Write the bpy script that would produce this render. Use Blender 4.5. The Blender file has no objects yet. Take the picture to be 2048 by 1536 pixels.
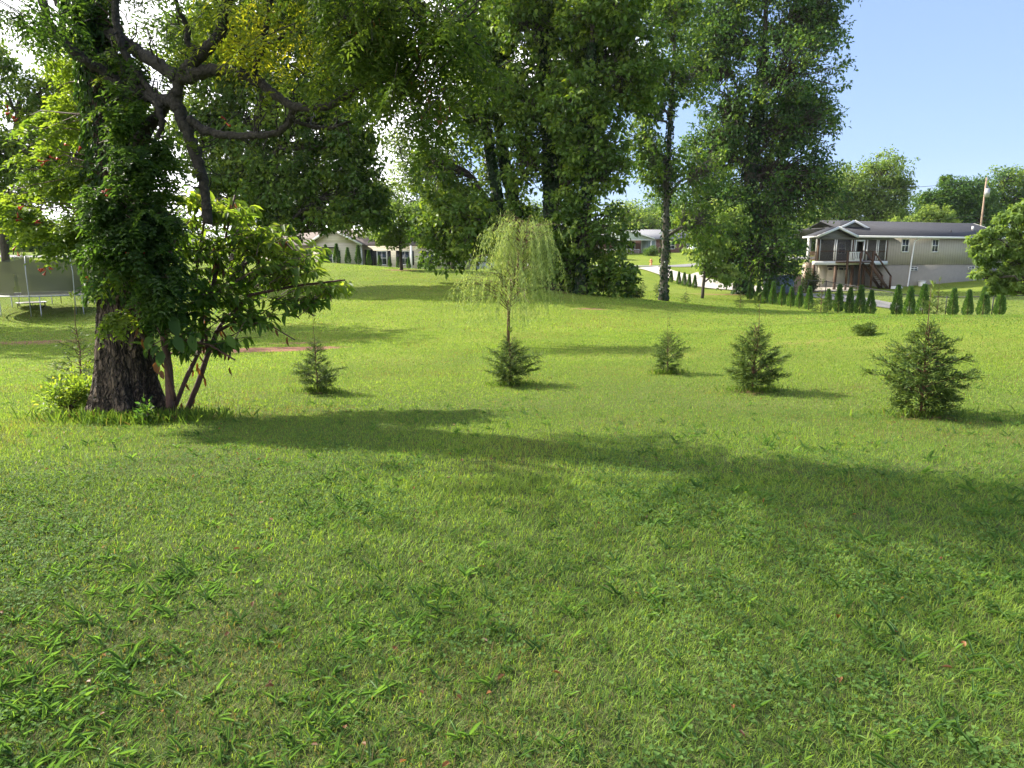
import bpy, math, numpy as np
from mathutils import Vector
SC = bpy.context.scene
COL = SC.collection
R = math.radians
rng = np.random.default_rng(7)

# ------------------------------------------------------------------ camera, sky, sun, exposure
F, CU, CV, TILT, EYE = 1420.0, 1024.0, 768.0, R(10.1), 1.6
cam = bpy.data.cameras.new('camera'); camo = bpy.data.objects.new('camera', cam); COL.objects.link(camo); SC.camera = camo
cam.sensor_width = 36.0; cam.lens = 36.0 * F / 2048; cam.clip_start = 0.05; cam.clip_end = 5000
camo.location = (0, 0, EYE); camo.rotation_euler = (math.pi / 2 - TILT, 0, 0)
SUN_AZ, SUN_EL = R(-64), R(37)
sun = bpy.data.lights.new('sun', 'SUN'); suno = bpy.data.objects.new('sun', sun); COL.objects.link(suno)
sun.energy = 4.0; sun.angle = R(0.5); sun.color = (1.0, 0.93, 0.80)
sd = Vector((math.sin(SUN_AZ) * math.cos(SUN_EL), math.cos(SUN_AZ) * math.cos(SUN_EL), math.sin(SUN_EL)))
suno.rotation_euler = sd.to_track_quat('Z', 'Y').to_euler()
W = bpy.data.worlds.new('World'); SC.world = W; W.use_nodes = True
def ramp(nt, stops):
    r = nt.nodes.new('ShaderNodeValToRGB'); e = r.color_ramp.elements
    while len(e) > 1: e.remove(e[-1])
    e[0].position, e[0].color = stops[0][0], (*stops[0][1], 1)
    for p, c in stops[1:]:
        k = e.new(p); k.color = (*c, 1)
    return r
def world():
    nt = W.node_tree; N, L = nt.nodes, nt.links
    bg = N['Background']; sky = N.new('ShaderNodeTexSky'); sky.sky_type = 'NISHITA'; sky.sun_disc = False
    sky.sun_elevation = SUN_EL; sky.sun_rotation = SUN_AZ; sky.air_density = 1.0; sky.dust_density = .5; sky.ozone_density = 3.0
    tc = N.new('ShaderNodeTexCoord'); mp = N.new('ShaderNodeMapping'); mp.inputs['Scale'].default_value = (1, 1, 2.6)
    no = N.new('ShaderNodeTexNoise'); no.inputs['Scale'].default_value = 2.6; no.inputs['Detail'].default_value = 9; no.inputs['Roughness'].default_value = .58
    L.new(tc.outputs['Generated'], mp.inputs[0]); L.new(mp.outputs[0], no.inputs[0])
    sx = N.new('ShaderNodeSeparateXYZ'); L.new(tc.outputs['Generated'], sx.inputs[0])
    # more cloud towards the west (left) half of the sky, clear to the east
    mr = N.new('ShaderNodeMapRange'); mr.inputs[1].default_value = -.25; mr.inputs[2].default_value = .50; mr.inputs[3].default_value = .20; mr.inputs[4].default_value = -.22
    L.new(sx.outputs[0], mr.inputs[0])
    ad = N.new('ShaderNodeMath'); L.new(no.outputs[0], ad.inputs[0]); L.new(mr.outputs[0], ad.inputs[1])
    cr = N.new('ShaderNodeMapRange'); cr.interpolation_type = 'SMOOTHSTEP'; cr.inputs[1].default_value = .50; cr.inputs[2].default_value = .64
    L.new(ad.outputs[0], cr.inputs[0])
    gr = ramp(nt, [(0, (1.25, 1.58, 2.1)), (.12, (.92, 1.27, 2.05)), (.5, (.66, 1.0, 1.95)), (1, (.4, .75, 1.8))]); L.new(sx.outputs[2], gr.inputs[0])
    sm = N.new('ShaderNodeMix'); sm.data_type = 'RGBA'; sm.inputs[0].default_value = .85; L.new(sky.outputs[0], sm.inputs[6]); L.new(gr.outputs[0], sm.inputs[7])
    mx = N.new('ShaderNodeMix'); mx.data_type = 'RGBA'; L.new(cr.outputs[0], mx.inputs[0]); L.new(sm.outputs[2], mx.inputs[6]); mx.inputs[7].default_value = (6.0, 6.0, 6.1, 1)
    L.new(mx.outputs[2], bg.inputs[0]); bg.inputs[1].default_value = 0.15
world()
SC.view_settings.view_transform = 'Standard'; SC.view_settings.look = 'None'; SC.view_settings.gamma = 1
SC.view_settings.exposure = 1.65
SC.cycles.max_bounces = 7; SC.cycles.transparent_max_bounces = 12; SC.cycles.diffuse_bounces = 4; SC.cycles.transmission_bounces = 4; SC.cycles.glossy_bounces = 2
SC.cycles.use_adaptive_sampling = True; SC.cycles.adaptive_threshold = 0.02

CT, ST = math.cos(TILT), math.sin(TILT)
def px(u, v, D):
    """world point seen at pixel (u, v) of the 2048x1536 photograph, D metres ahead along +Y"""
    a = (u - CU) / F; b = -(v - CV) / F
    dy = CT + b * ST; dz = -ST + b * CT
    return np.array([a * D / dy, D, EYE + dz * D / dy])
def P3(l): return np.array([px(*t) for t in l])

# ------------------------------------------------------------------ mesh helpers
def unit(a): return a / np.maximum(np.linalg.norm(a, axis=-1, keepdims=True), 1e-9)
def rdir(n, g=rng): return unit(g.normal(size=(n, 3)))
class MB:
    def __init__(s): s.v = []; s.f = {3: [], 4: []}; s.n = 0; s.a = []; s.ng = []
    def add(s, v, q=None, t=None, a=0.5, ng=None):
        v = np.asarray(v, float).reshape(-1, 3)
        if q is not None and len(q): s.f[4].append(np.asarray(q, np.int64) + s.n)
        if t is not None and len(t): s.f[3].append(np.asarray(t, np.int64) + s.n)
        if ng: s.ng += [[i + s.n for i in g] for g in ng]
        s.v.append(v); s.n += len(v)
        s.a.append(np.broadcast_to(np.asarray(a, float), (len(v),)))
        return s
    def box(s, x0, x1, y0, y1, z0, z1, a=.5):
        v = [(x, y, z) for z in (z0, z1) for y in (y0, y1) for x in (x0, x1)]
        return s.add(v, q=[(0, 2, 3, 1), (4, 5, 7, 6), (0, 1, 5, 4), (2, 6, 7, 3), (0, 4, 6, 2), (1, 3, 7, 5)], a=a)
    def bar(s, p, q, w, h=None, a=.5):
        """square bar from p to q"""
        p = np.array(p, float); q = np.array(q, float); h = h or w; d = unit(q - p)
        up = np.array([0, 0, 1.]) if abs(d[2]) < .95 else np.array([0, 1., 0]); r = unit(np.cross(d, up)) * w / 2; u = unit(np.cross(r, d)) * h / 2
        v = [p - r - u, p + r - u, p + r + u, p - r + u, q - r - u, q + r - u, q + r + u, q - r + u]
        return s.add(v, q=[(0, 3, 2, 1), (4, 5, 6, 7), (0, 1, 5, 4), (1, 2, 6, 5), (2, 3, 7, 6), (3, 0, 4, 7)], a=a)
    def prism(s, prof, y0, y1, axis='y', a=.5):
        """profile of (x,z) points pushed along y (or (y,z) along x)"""
        n = len(prof); v = []
        for y in (y0, y1):
            for (x, z) in prof: v.append((x, y, z) if axis == 'y' else (y, x, z))
        q = [(i, (i + 1) % n, n + (i + 1) % n, n + i) for i in range(n)]
        return s.add(v, q=q, ng=[list(range(n))[::-1], list(range(n, 2 * n))], a=a)
    def tube(s, path, rad, sides=8, a=.5, rough=0., g=rng, cap=True):
        path = np.asarray(path, float); n = len(path); rad = np.broadcast_to(np.asarray(rad, float), (n,))
        t = np.gradient(path, axis=0); t = unit(t)
        ref = np.array([0.13, 1, .07]); ref = unit(ref)
        u = np.cross(t, ref); bad = np.linalg.norm(u, axis=1) < .15; u[bad] = np.cross(t[bad], np.array([1., 0, 0])); u = unit(u); w = np.cross(t, u)
        an = np.linspace(0, 2 * np.pi, sides, endpoint=False)
        rr = rad[:, None] * (1 + rough * g.normal(size=(n, sides)))
        v = path[:, None, :] + rr[..., None] * (np.cos(an)[None, :, None] * u[:, None, :] + np.sin(an)[None, :, None] * w[:, None, :])
        i = np.arange(n - 1)[:, None] * sides; j = np.arange(sides)[None, :]; j2 = (j + 1) % sides
        q = np.stack([i + j, i + j2, i + sides + j2, i + sides + j], -1).reshape(-1, 4)
        return s.add(v.reshape(-1, 3), q=q, a=a, ng=[list(range(sides))[::-1], [(n - 1) * sides + k for k in range(sides)]] if cap else None)
    def mesh(s, name, smooth=False):
        V = np.concatenate(s.v); me = bpy.data.meshes.new(name); me.vertices.add(len(V)); me.vertices.foreach_set('co', V.ravel())
        ls = []; st = []; tot = 0
        for k in (3, 4):
            if s.f[k]:
                A = np.concatenate(s.f[k]); ls.append(A.ravel()); st.append(np.arange(len(A)) * k + tot); tot += A.size
        for g in s.ng: ls.append(np.array(g)); st.append(np.array([tot])); tot += len(g)
        ls = np.concatenate(ls).astype(np.int32); st = np.concatenate(st).astype(np.int32)
        me.loops.add(len(ls)); me.loops.foreach_set('vertex_index', ls); me.polygons.add(len(st)); me.polygons.foreach_set('loop_start', st)
        at = me.attributes.new('tint', 'FLOAT', 'POINT'); at.data.foreach_set('value', np.concatenate(s.a).astype(np.float32))
        me.update(calc_edges=True)
        if smooth: me.polygons.foreach_set('use_smooth', np.ones(len(st), bool))
        return me
    def build(s, name, mat, parent=None, smooth=False):
        o = bpy.data.objects.new(name, s.mesh(name, smooth)); o.data.materials.append(mat); COL.objects.link(o)
        if parent is not None: o.parent = parent
        return o
def tag(o, label=None, cat=None, group=None, kind=None):
    if label: o['label'] = label
    if cat: o['category'] = cat
    if group: o['group'] = group
    if kind: o['kind'] = kind
    return o
def empty(name, label, cat, loc=(0, 0, 0), rz=0, group=None):
    o = bpy.data.objects.new(name, None); COL.objects.link(o); o.location = loc; o.rotation_euler = (0, 0, rz); o.empty_display_size = .2
    return tag(o, label, cat, group)
def rel(o, mb):
    """shift the builder's world-space vertices into the frame of the unrotated empty o"""
    l = np.array(o.location); mb.v = [v - l for v in mb.v]; return mb
def copy_tree(o, label, loc, rz=0, sc=1.):
    c = o.copy(); COL.objects.link(c); c['label'] = label; c.location = loc; c.rotation_euler = (0, 0, rz); c.scale = (sc, sc, sc)
    for ch in o.children:
        d = ch.copy(); COL.objects.link(d); d.parent = c
    return c

def leaves(mb, P, T, N, Ln, Wd, a, shape='q', droop=.15, fold=.2):
    """one leaf per row: base P, tip direction T, face normal N"""
    n = len(P)
    if n == 0: return
    T = unit(T); S = unit(np.cross(T, N)); N = np.cross(S, T)
    Ln = np.broadcast_to(Ln, (n,))[:, None]; Wd = np.broadcast_to(Wd, (n,))[:, None]; a = np.broadcast_to(a, (n,))
    tip = P + T * Ln - N * Ln * droop
    if shape == 'q':
        m = P + T * Ln * .45 + N * Wd * fold
        V = np.stack([P, m + S * Wd * .5, tip, m - S * Wd * .5], 1); k = 4
        q = np.arange(n)[:, None] * 4 + np.array([0, 1, 2, 3])
        mb.add(V.reshape(-1, 3), q=q, a=np.repeat(a, 4))
    elif shape == 't':
        V = np.stack([P - S * Wd * .5, P + S * Wd * .5, tip], 1)
        mb.add(V.reshape(-1, 3), t=np.arange(n)[:, None] * 3 + np.array([0, 1, 2]), a=np.repeat(a, 3))
    else:
        m1 = P + T * Ln * .28 + N * Wd * fold; m2 = P + T * Ln * .66 + N * (Wd * fold - Ln * droop * .35)
        V = np.stack([P, m1 + S * Wd * .48, m2 + S * Wd * .40, tip, m2 - S * Wd * .40, m1 - S * Wd * .48], 1)
        b = np.arange(n)[:, None] * 6
        mb.add(V.reshape(-1, 3), q=np.concatenate([b + np.array([0, 1, 2, 3]), b + np.array([0, 3, 4, 5])]), a=np.repeat(a, 6))
def fronds(mb, P, T, N, Ln, k, lL, lW, a, shape='q', ang=.9, droop=.35, g=rng, jit=.15):
    """pinnate compound leaves: k pairs of leaflets and one at the tip"""
    T = unit(T); S = unit(np.cross(T, N)); N = np.cross(S, T); n = len(P)
    Ln = np.broadcast_to(Ln, (n,))[:, None]
    for i in range(k + 1):
        t = (i + .7) / (k + .7); B = P + T * Ln * t - np.array([0, 0, 1.]) * Ln * droop * t * t
        sc = 1 - .35 * abs(t - .5)
        for sgn in ((1, -1) if i < k else (0,)):
            d = (S * sgn * math.sin(ang) + T * math.cos(ang)) if sgn else T
            d = d + g.normal(size=(n, 3)) * jit; nn = N + g.normal(size=(n, 3)) * jit * 2
            leaves(mb, B, d, nn, lL * sc * (1 + .15 * g.normal(size=n)), lW * sc, a + .04 * g.normal(size=n), shape)

# ------------------------------------------------------------------ value noise
class Noise:
    def __init__(s, seed): s.t = np.random.default_rng(seed).random((256, 256))
    def __call__(s, x, y):
        xi = np.floor(x).astype(int); yi = np.floor(y).astype(int); fx = x - xi; fy = y - yi
        fx = fx * fx * (3 - 2 * fx); fy = fy * fy * (3 - 2 * fy); t = s.t
        a = t[xi & 255, yi & 255]; b = t[(xi + 1) & 255, yi & 255]; c = t[xi & 255, (yi + 1) & 255]; d = t[(xi + 1) & 255, (yi + 1) & 255]
        return (a * (1 - fx) + b * fx) * (1 - fy) + (c * (1 - fx) + d * fx) * fy
    def fbm(s, x, y, o=3):
        r = 0; w = 0
        for i in range(o): r = r + s(x * 2 ** i + i * 17, y * 2 ** i + i * 31) / 2 ** i; w += 1 / 2 ** i
        return r / w
n1, n2, n3, n4 = Noise(1), Noise(2), Noise(3), Noise(4)

# ------------------------------------------------------------------ terrain height
CP = [(0, 0, 0), (-3, 0, .02), (3, 0, 0), (0, 3, 0), (-3, 3, 0), (3, 3, 0), (0, -10, .1), (-12, 0, .1), (12, 0, .1), (-7, 4.5, .05), (7, 5, .02), (0, 5.5, -.05), (3, 6, -.05), (-2, 6, -.08)]
CP += [tuple(px(*t)) for t in [(260, 832, 8.5), (635, 787, 10.5), (1020, 772, 11), (1335, 747, 12), (1505, 780, 10), (1840, 838, 8), (1016, 695, 17), (1728, 672, 16), (100, 645, 31), (500, 700, 18), (60, 720, 17),
      (650, 620, 30), (75, 515, 55), (90, 530, 48), (650, 525, 58), (800, 540, 50), (860, 541, 58), (1000, 543, 50), (1162, 587, 36), (1180, 617, 28), (1325, 602, 48), (1262, 598, 42), (1370, 607, 44),
      (1480, 617, 44), (1640, 631, 38), (1485, 585, 66), (1516, 606, 56), (1357, 573, 75), (1997, 634, 37), (1890, 632, 45), (1571, 584, 70), (1650, 577, 70), (1811, 574, 70), (1950, 562, 73),
      (1700, 641, 21), (1900, 633, 22), (2040, 631, 22), (1500, 655, 22), (1300, 655, 24), (1900, 640, 17), (1300, 535, 85), (1450, 531, 88), (1302, 531, 95), (1300, 509, 110), (1400, 506, 112), (660, 531, 70), (760, 537, 70), (880, 543, 85), (1720, 592, 56)]]
CP += [(-20, 110, 2.4), (-60, 110, 2.8), (-60, 60, 2.1), (-100, 60, 2.4), (60, 110, 1.0), (120, 100, 2), (70, 60, 0), (100, 50, .5), (0, 200, 4), (-150, 200, 6), (150, 200, 5), (0, 500, 9), (-400, 500, 9), (400, 500, 9), (-400, 0, 5), (400, 0, 3), (0, -60, .5), (-60, -60, .5), (60, -60, .5), (0, 1500, 12), (-1500, 0, 10), (1500, 0, 10), (0, -400, 2)]
CP = np.array(CP, float)
def _k(d): return np.sqrt(d * d + 6.0)
_D = np.linalg.norm(CP[:, None, :2] - CP[None, :, :2], axis=2)
_A = np.zeros((len(CP) + 1,) * 2); _A[:-1, :-1] = _k(_D) - np.eye(len(CP)) * .25; _A[-1, :-1] = 1; _A[:-1, -1] = 1
_w = np.linalg.solve(_A, np.append(CP[:, 2], 0))
def H(x, y):
    x = np.asarray(x, float); y = np.asarray(y, float); sh = x.shape; x = x.ravel(); y = y.ravel(); out = np.empty(len(x))
    for i in range(0, len(x), 20000):
        xx = x[i:i + 20000]; yy = y[i:i + 20000]
        out[i:i + 20000] = _k(np.hypot(xx[:, None] - CP[None, :, 0], yy[:, None] - CP[None, :, 1])) @ _w[:-1] + _w[-1]
    z = out + .025 * (n3.fbm(x * .9, y * .9, 2) - .5) * np.clip(np.hypot(x, y) / 3, .3, 1.5)
    return z.reshape(sh)
def gp(u, v, D):
    """point on the ground below the photograph's (u, v) at distance D"""
    p = px(u, v, D); p[2] = float(H(p[0], p[1])); return p
# ------------------------------------------------------------------ materials
def newmat(name):
    m = bpy.data.materials.new(name); m.use_nodes = True; nt = m.node_tree; b = nt.nodes['Principled BSDF']; return m, nt, b
def leafmat(name, stops, trans=.45, tcol=1.7, rough=.45, spec=.35):
    m, nt, b = newmat(name); L = nt.links
    at = nt.nodes.new('ShaderNodeAttribute'); at.attribute_name = 'tint'
    r = ramp(nt, stops); L.new(at.outputs['Fac'], r.inputs[0]); L.new(r.outputs[0], b.inputs['Base Color'])
    b.inputs['Roughness'].default_value = rough; b.inputs['Specular IOR Level'].default_value = spec
    tr = nt.nodes.new('ShaderNodeBsdfTranslucent'); mu = nt.nodes.new('ShaderNodeMix'); mu.data_type = 'RGBA'; mu.blend_type = 'MULTIPLY'; mu.inputs[0].default_value = 1
    L.new(r.outputs[0], mu.inputs[6]); mu.inputs[7].default_value = (tcol * 1.22, tcol * 1.15, tcol * .5, 1); L.new(mu.outputs[2], tr.inputs[0])
    mx = nt.nodes.new('ShaderNodeMixShader'); mx.inputs[0].default_value = trans; L.new(b.outputs[0], mx.inputs[1]); L.new(tr.outputs[0], mx.inputs[2]); L.new(mx.outputs[0], nt.nodes['Material Output'].inputs[0])
    return m
def plain(name, c1, c2=None, scale=8, rough=.7, bump=0, metal=0, stretch=(1, 1, 1), detail=5, spec=.4, coord='Object'):
    m, nt, b = newmat(name); L = nt.links; b.inputs['Roughness'].default_value = rough; b.inputs['Metallic'].default_value = metal; b.inputs['Specular IOR Level'].default_value = spec
    c2 = c2 or tuple(x * .8 for x in c1)
    tc = nt.nodes.new('ShaderNodeTexCoord'); mp = nt.nodes.new('ShaderNodeMapping'); mp.inputs['Scale'].default_value = stretch; no = nt.nodes.new('ShaderNodeTexNoise')
    no.inputs['Scale'].default_value = scale; no.inputs['Detail'].default_value = detail; L.new(tc.outputs[coord], mp.inputs[0]); L.new(mp.outputs[0], no.inputs[0])
    r = ramp(nt, [(.3, c1), (.7, c2)]); L.new(no.outputs[0], r.inputs[0]); L.new(r.outputs[0], b.inputs['Base Color'])
    if bump:
        bu = nt.nodes.new('ShaderNodeBump'); bu.inputs['Strength'].default_value = bump; bu.inputs['Distance'].default_value = .03 if bump < .95 else .09; L.new(no.outputs[0], bu.inputs['Height']); L.new(bu.outputs[0], b.inputs['Normal'])
    return m
M = {}
M['bark_old'] = plain('bark_old', (.15, .11, .075), (.03, .022, .015), 8, .95, 1.0, stretch=(3.0, 3.0, .55), detail=12)
M['bark'] = plain('bark', (.075, .062, .046), (.024, .020, .015), 12, .9, .8, stretch=(1.5, 1.5, .4), detail=7)
M['bark_grey'] = plain('bark_grey', (.15, .135, .11), (.045, .04, .032), 7, .9, .6, stretch=(1, 1, .5), detail=7)
M['limb'] = plain('limb_bark', (.038, .033, .024), (.010, .009, .007), 30, .9, .9, detail=9)
M['stem'] = plain('stem', (.10, .05, .035), (.05, .025, .02), 12, .7)
M['twig'] = plain('twig', (.13, .07, .035), (.07, .04, .02), 12, .8)
def oldbark():
    m = M['bark_old']; nt = m.node_tree; L = nt.links; b = nt.nodes['Principled BSDF']; base = b.inputs['Base Color'].links[0].from_socket; nb = b.inputs['Normal'].links[0].from_node
    tc = nt.nodes.new('ShaderNodeTexCoord'); mp = nt.nodes.new('ShaderNodeMapping'); mp.inputs['Scale'].default_value = (1, 1, .22); n0 = nt.nodes.new('ShaderNodeTexNoise'); n0.inputs['Scale'].default_value = 3; n0.inputs['Detail'].default_value = 4
    ad = nt.nodes.new('ShaderNodeMixRGB'); ad.blend_type = 'ADD'; ad.inputs[0].default_value = .35; vo = nt.nodes.new('ShaderNodeTexVoronoi'); vo.feature = 'DISTANCE_TO_EDGE'; vo.inputs['Scale'].default_value = 17
    L.new(tc.outputs['Object'], n0.inputs[0]); L.new(tc.outputs['Object'], ad.inputs[1]); L.new(n0.outputs['Color'], ad.inputs[2]); L.new(ad.outputs[0], mp.inputs[0]); L.new(mp.outputs[0], vo.inputs['Vector'])
    mr = nt.nodes.new('ShaderNodeMapRange'); mr.inputs[1].default_value = .0; mr.inputs[2].default_value = .22; mr.inputs[3].default_value = .25; mr.inputs[4].default_value = 1.15; L.new(vo.outputs[0], mr.inputs[0])
    mu = nt.nodes.new('ShaderNodeMix'); mu.data_type = 'RGBA'; mu.blend_type = 'MULTIPLY'; mu.inputs[0].default_value = 1; L.new(base, mu.inputs[6]); L.new(mr.outputs[0], mu.inputs[7]); L.new(mu.outputs[2], b.inputs['Base Color'])
    bu = nt.nodes.new('ShaderNodeBump'); bu.inputs['Distance'].default_value = .05; L.new(mr.outputs[0], bu.inputs['Height']); L.new(nb.outputs[0], bu.inputs['Normal']); L.new(bu.outputs[0], b.inputs['Normal'])
oldbark()
G = lambda *s: list(s)
M['leaf_maple'] = leafmat('leaf_maple', G((0, (.036, .074, .018)), (.5, (.072, .132, .025)), (1, (.20, .27, .04))), .34, 1.8, .5, .15)
M['leaf_ivy'] = leafmat('leaf_ivy', G((0, (.012, .03, .012)), (.6, (.026, .058, .018)), (1, (.07, .12, .028))), .2, 1.7, .5, .2)
M['leaf_elm'] = leafmat('leaf_elm', G((0, (.03, .07, .028)), (.5, (.060, .122, .027)), (1, (.18, .26, .045))), .32, 1.8, .5, .15)
M['leaf_light'] = leafmat('leaf_light', G((0, (.06, .11, .03)), (.5, (.13, .20, .055)), (1, (.24, .30, .10))), .45, 1.7, .6, .15)
M['leaf_hero'] = leafmat('leaf_locust', G((0, (.025, .06, .012)), (.5, (.062, .098, .020)), (.8, (.14, .18, .018)), (1, (.30, .29, .03))), .5, 1.9, .6, .15)
M['leaf_vine'] = leafmat('leaf_vine', G((0, (.018, .045, .014)), (.5, (.05, .095, .018)), (1, (.16, .22, .028))), .52, 2.2, .5, .2)
M['leaf_poke'] = leafmat('leaf_poke', G((0, (.03, .075, .02)), (.5, (.075, .13, .024)), (.9, (.17, .22, .032)), (1, (.25, .25, .05))), .55, 2.3, .5, .2)
M['leaf_willow'] = leafmat('leaf_willow', G((0, (.10, .15, .045)), (.5, (.22, .30, .11)), (1, (.42, .48, .19))), .4, 1.5, .6, .2)
M['leaf_con'] = leafmat('leaf_conifer', G((0, (.07, .055, .03)), (.12, (.028, .052, .02)), (.5, (.045, .085, .024)), (1, (.12, .17, .035))), .22, 1.7, .6, .15)
M['leaf_arb'] = leafmat('leaf_arborvitae', G((0, (.025, .065, .022)), (.5, (.06, .13, .034)), (1, (.14, .24, .045))), .3)
M['leaf_dead'] = leafmat('leaf_dead', G((0, (.06, .025, .01)), (1, (.28, .12, .035))), .3, 1.3)
M['flower'] = leafmat('trumpet_flower', G((0, (.32, .03, .02)), (1, (.50, .09, .03))), .3, 1.1)
M['grass'] = leafmat('grass_blade', G((0, (.20, .15, .08)), (.13, (.17, .15, .055)), (.3, (.062, .125, .034)), (.6, (.130, .220, .040)), (1, (.24, .33, .058))), .45, 1.55, .6, .15)
M['crab'] = leafmat('broad_grass', G((0, (.045, .10, .034)), (.6, (.085, .175, .045)), (1, (.15, .26, .055))), .45, 1.7, .5, .3)
M['clover'] = leafmat('clover_leaf', G((0, (.048, .10, .026)), (1, (.10, .18, .04))), .3, 1.6, .7, .12)
# ------------------------------------------------------------------ ground
DIRT = [(505, 702, 18, 2.2, .5, 1.5), (70, 690, 22, 2.2, 1.0, .55), (600, 690, 19.5, 1.2, .5, .5), (1180, 617, 28, .9, .35, .62), (1162, 588, 36, 1.8, 1.2, .45), (1325, 603, 48, 1.6, 1.0, .45), (1450, 588, 63, 5, 1.2, .5), (1840, 838, 8, .5, .35, .5), (1505, 780, 10, .4, .3, .45), (1020, 772, 11, .35, .25, .4), (635, 787, 10.5, .3, .25, .4), (1335, 747, 12, .3, .25, .4),
        (260, 838, 8.5, .8, .5, .8), (803, 542, 50, 1.4, .7, .9), (1640, 676, 15.8, 1.6, .5, .35), (1262, 598, 42, 1.5, .8, .5), (20, 650, 33, 2.5, 1.6, .25)]
DC = [(*gp(u, v, d)[:2], rx, ry, k) for (u, v, d, rx, ry, k) in DIRT]
def dirt(x, y):
    m = np.zeros_like(x)
    for (cx, cy, rx, ry, k) in DC: m = np.maximum(m, k * np.exp(-(((x - cx) / rx) ** 2 + ((y - cy) / ry) ** 2) ** 1.5))
    return m
def ground():
    s = np.linspace(-1, 1, 430); X = 6 * np.sinh(s * 6.2); s2 = np.linspace(-.45, 1, 470); Y = 7 + 6 * np.sinh(s2 * 6.2)
    x, y = np.meshgrid(X, Y); z = H(x, y); n = len(X); m = len(Y)
    i = (np.arange(m - 1)[:, None] * n + np.arange(n - 1)[None]).ravel()
    mb = MB(); mb.add(np.stack([x, y, z], -1).reshape(-1, 3), q=np.stack([i, i + 1, i + n + 1, i + n], 1), a=dirt(x, y).ravel())
    m_, nt, b = newmat('lawn_soil'); L = nt.links; b.inputs['Roughness'].default_value = .95; b.inputs['Specular IOR Level'].default_value = .1
    tc = nt.nodes.new('ShaderNodeTexCoord')
    def noise(sc, det=4, st=(1, 1, 1)):
        mp = nt.nodes.new('ShaderNodeMapping'); mp.inputs['Scale'].default_value = st; L.new(tc.outputs['Object'], mp.inputs[0])
        k = nt.nodes.new('ShaderNodeTexNoise'); k.inputs['Scale'].default_value = sc; k.inputs['Detail'].default_value = det; k.inputs['Roughness'].default_value = .65; L.new(mp.outputs[0], k.inputs[0]); return k
    a_ = noise(.35, 3); f_ = noise(9, 6); g_ = noise(40, 4, (1, .5, 1))
    r = ramp(nt, [(.3, (.12, .17, .024)), (.5, (.155, .205, .026)), (.7, (.19, .225, .038))]); L.new(a_.outputs[0], r.inputs[0])
    r2 = ramp(nt, [(.25, (.50, .55, .45)), (.55, (1, 1, 1)), (.8, (1.35, 1.3, 1.1))]); L.new(g_.outputs[0], r2.inputs[0])
    mu = nt.nodes.new('ShaderNodeMix'); mu.data_type = 'RGBA'; mu.blend_type = 'MULTIPLY'; mu.inputs[0].default_value = 1; L.new(r.outputs[0], mu.inputs[6]); L.new(r2.outputs[0], mu.inputs[7])
    # close to the lens the blades are modelled, the sheet below them is thatch and soil, darkened so the gaps look like shadow
    th = ramp(nt, [(.35, (.05, .075, .02)), (.6, (.085, .10, .035))]); L.new(f_.outputs[0], th.inputs[0])
    ln = nt.nodes.new('ShaderNodeVectorMath'); ln.operation = 'LENGTH'; L.new(tc.outputs['Object'], ln.inputs[0])
    mr = nt.nodes.new('ShaderNodeMapRange'); mr.inputs[1].default_value = 5; mr.inputs[2].default_value = 17; L.new(ln.outputs['Value'], mr.inputs[0])
    m1 = nt.nodes.new('ShaderNodeMix'); m1.data_type = 'RGBA'; L.new(mr.outputs[0], m1.inputs[0]); L.new(th.outputs[0], m1.inputs[6]); L.new(mu.outputs[2], m1.inputs[7])
    so = ramp(nt, [(.3, (.17, .085, .055)), (.7, (.30, .16, .105))]); L.new(f_.outputs[0], so.inputs[0])
    at = nt.nodes.new('ShaderNodeAttribute'); at.attribute_name = 'tint'; sb = nt.nodes.new('ShaderNodeMath'); sb.operation = 'MULTIPLY_ADD'; L.new(f_.outputs[0], sb.inputs[0]); sb.inputs[1].default_value = 1.1; sb.inputs[2].default_value = -.55
    ad = nt.nodes.new('ShaderNodeMath'); L.new(at.outputs['Fac'], ad.inputs[0]); L.new(sb.outputs[0], ad.inputs[1])
    mr2 = nt.nodes.new('ShaderNodeMapRange'); mr2.inputs[1].default_value = .3; mr2.inputs[2].default_value = .55; L.new(ad.outputs[0], mr2.inputs[0])
    m2 = nt.nodes.new('ShaderNodeMix'); m2.data_type = 'RGBA'; L.new(mr2.outputs[0], m2.inputs[0]); L.new(m1.outputs[2], m2.inputs[6]); L.new(so.outputs[0], m2.inputs[7])
    L.new(m2.outputs[2], b.inputs['Base Color'])
    bu = nt.nodes.new('ShaderNodeBump'); bu.inputs['Strength'].default_value = .8; bu.inputs['Distance'].default_value = .06; L.new(g_.outputs[0], bu.inputs['Height']); L.new(bu.outputs[0], b.inputs['Normal'])
    tag(mb.build('ground', m_, smooth=True), 'gently rolling mown lawn with bare red soil patches', 'ground', kind='structure')
ground()
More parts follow.
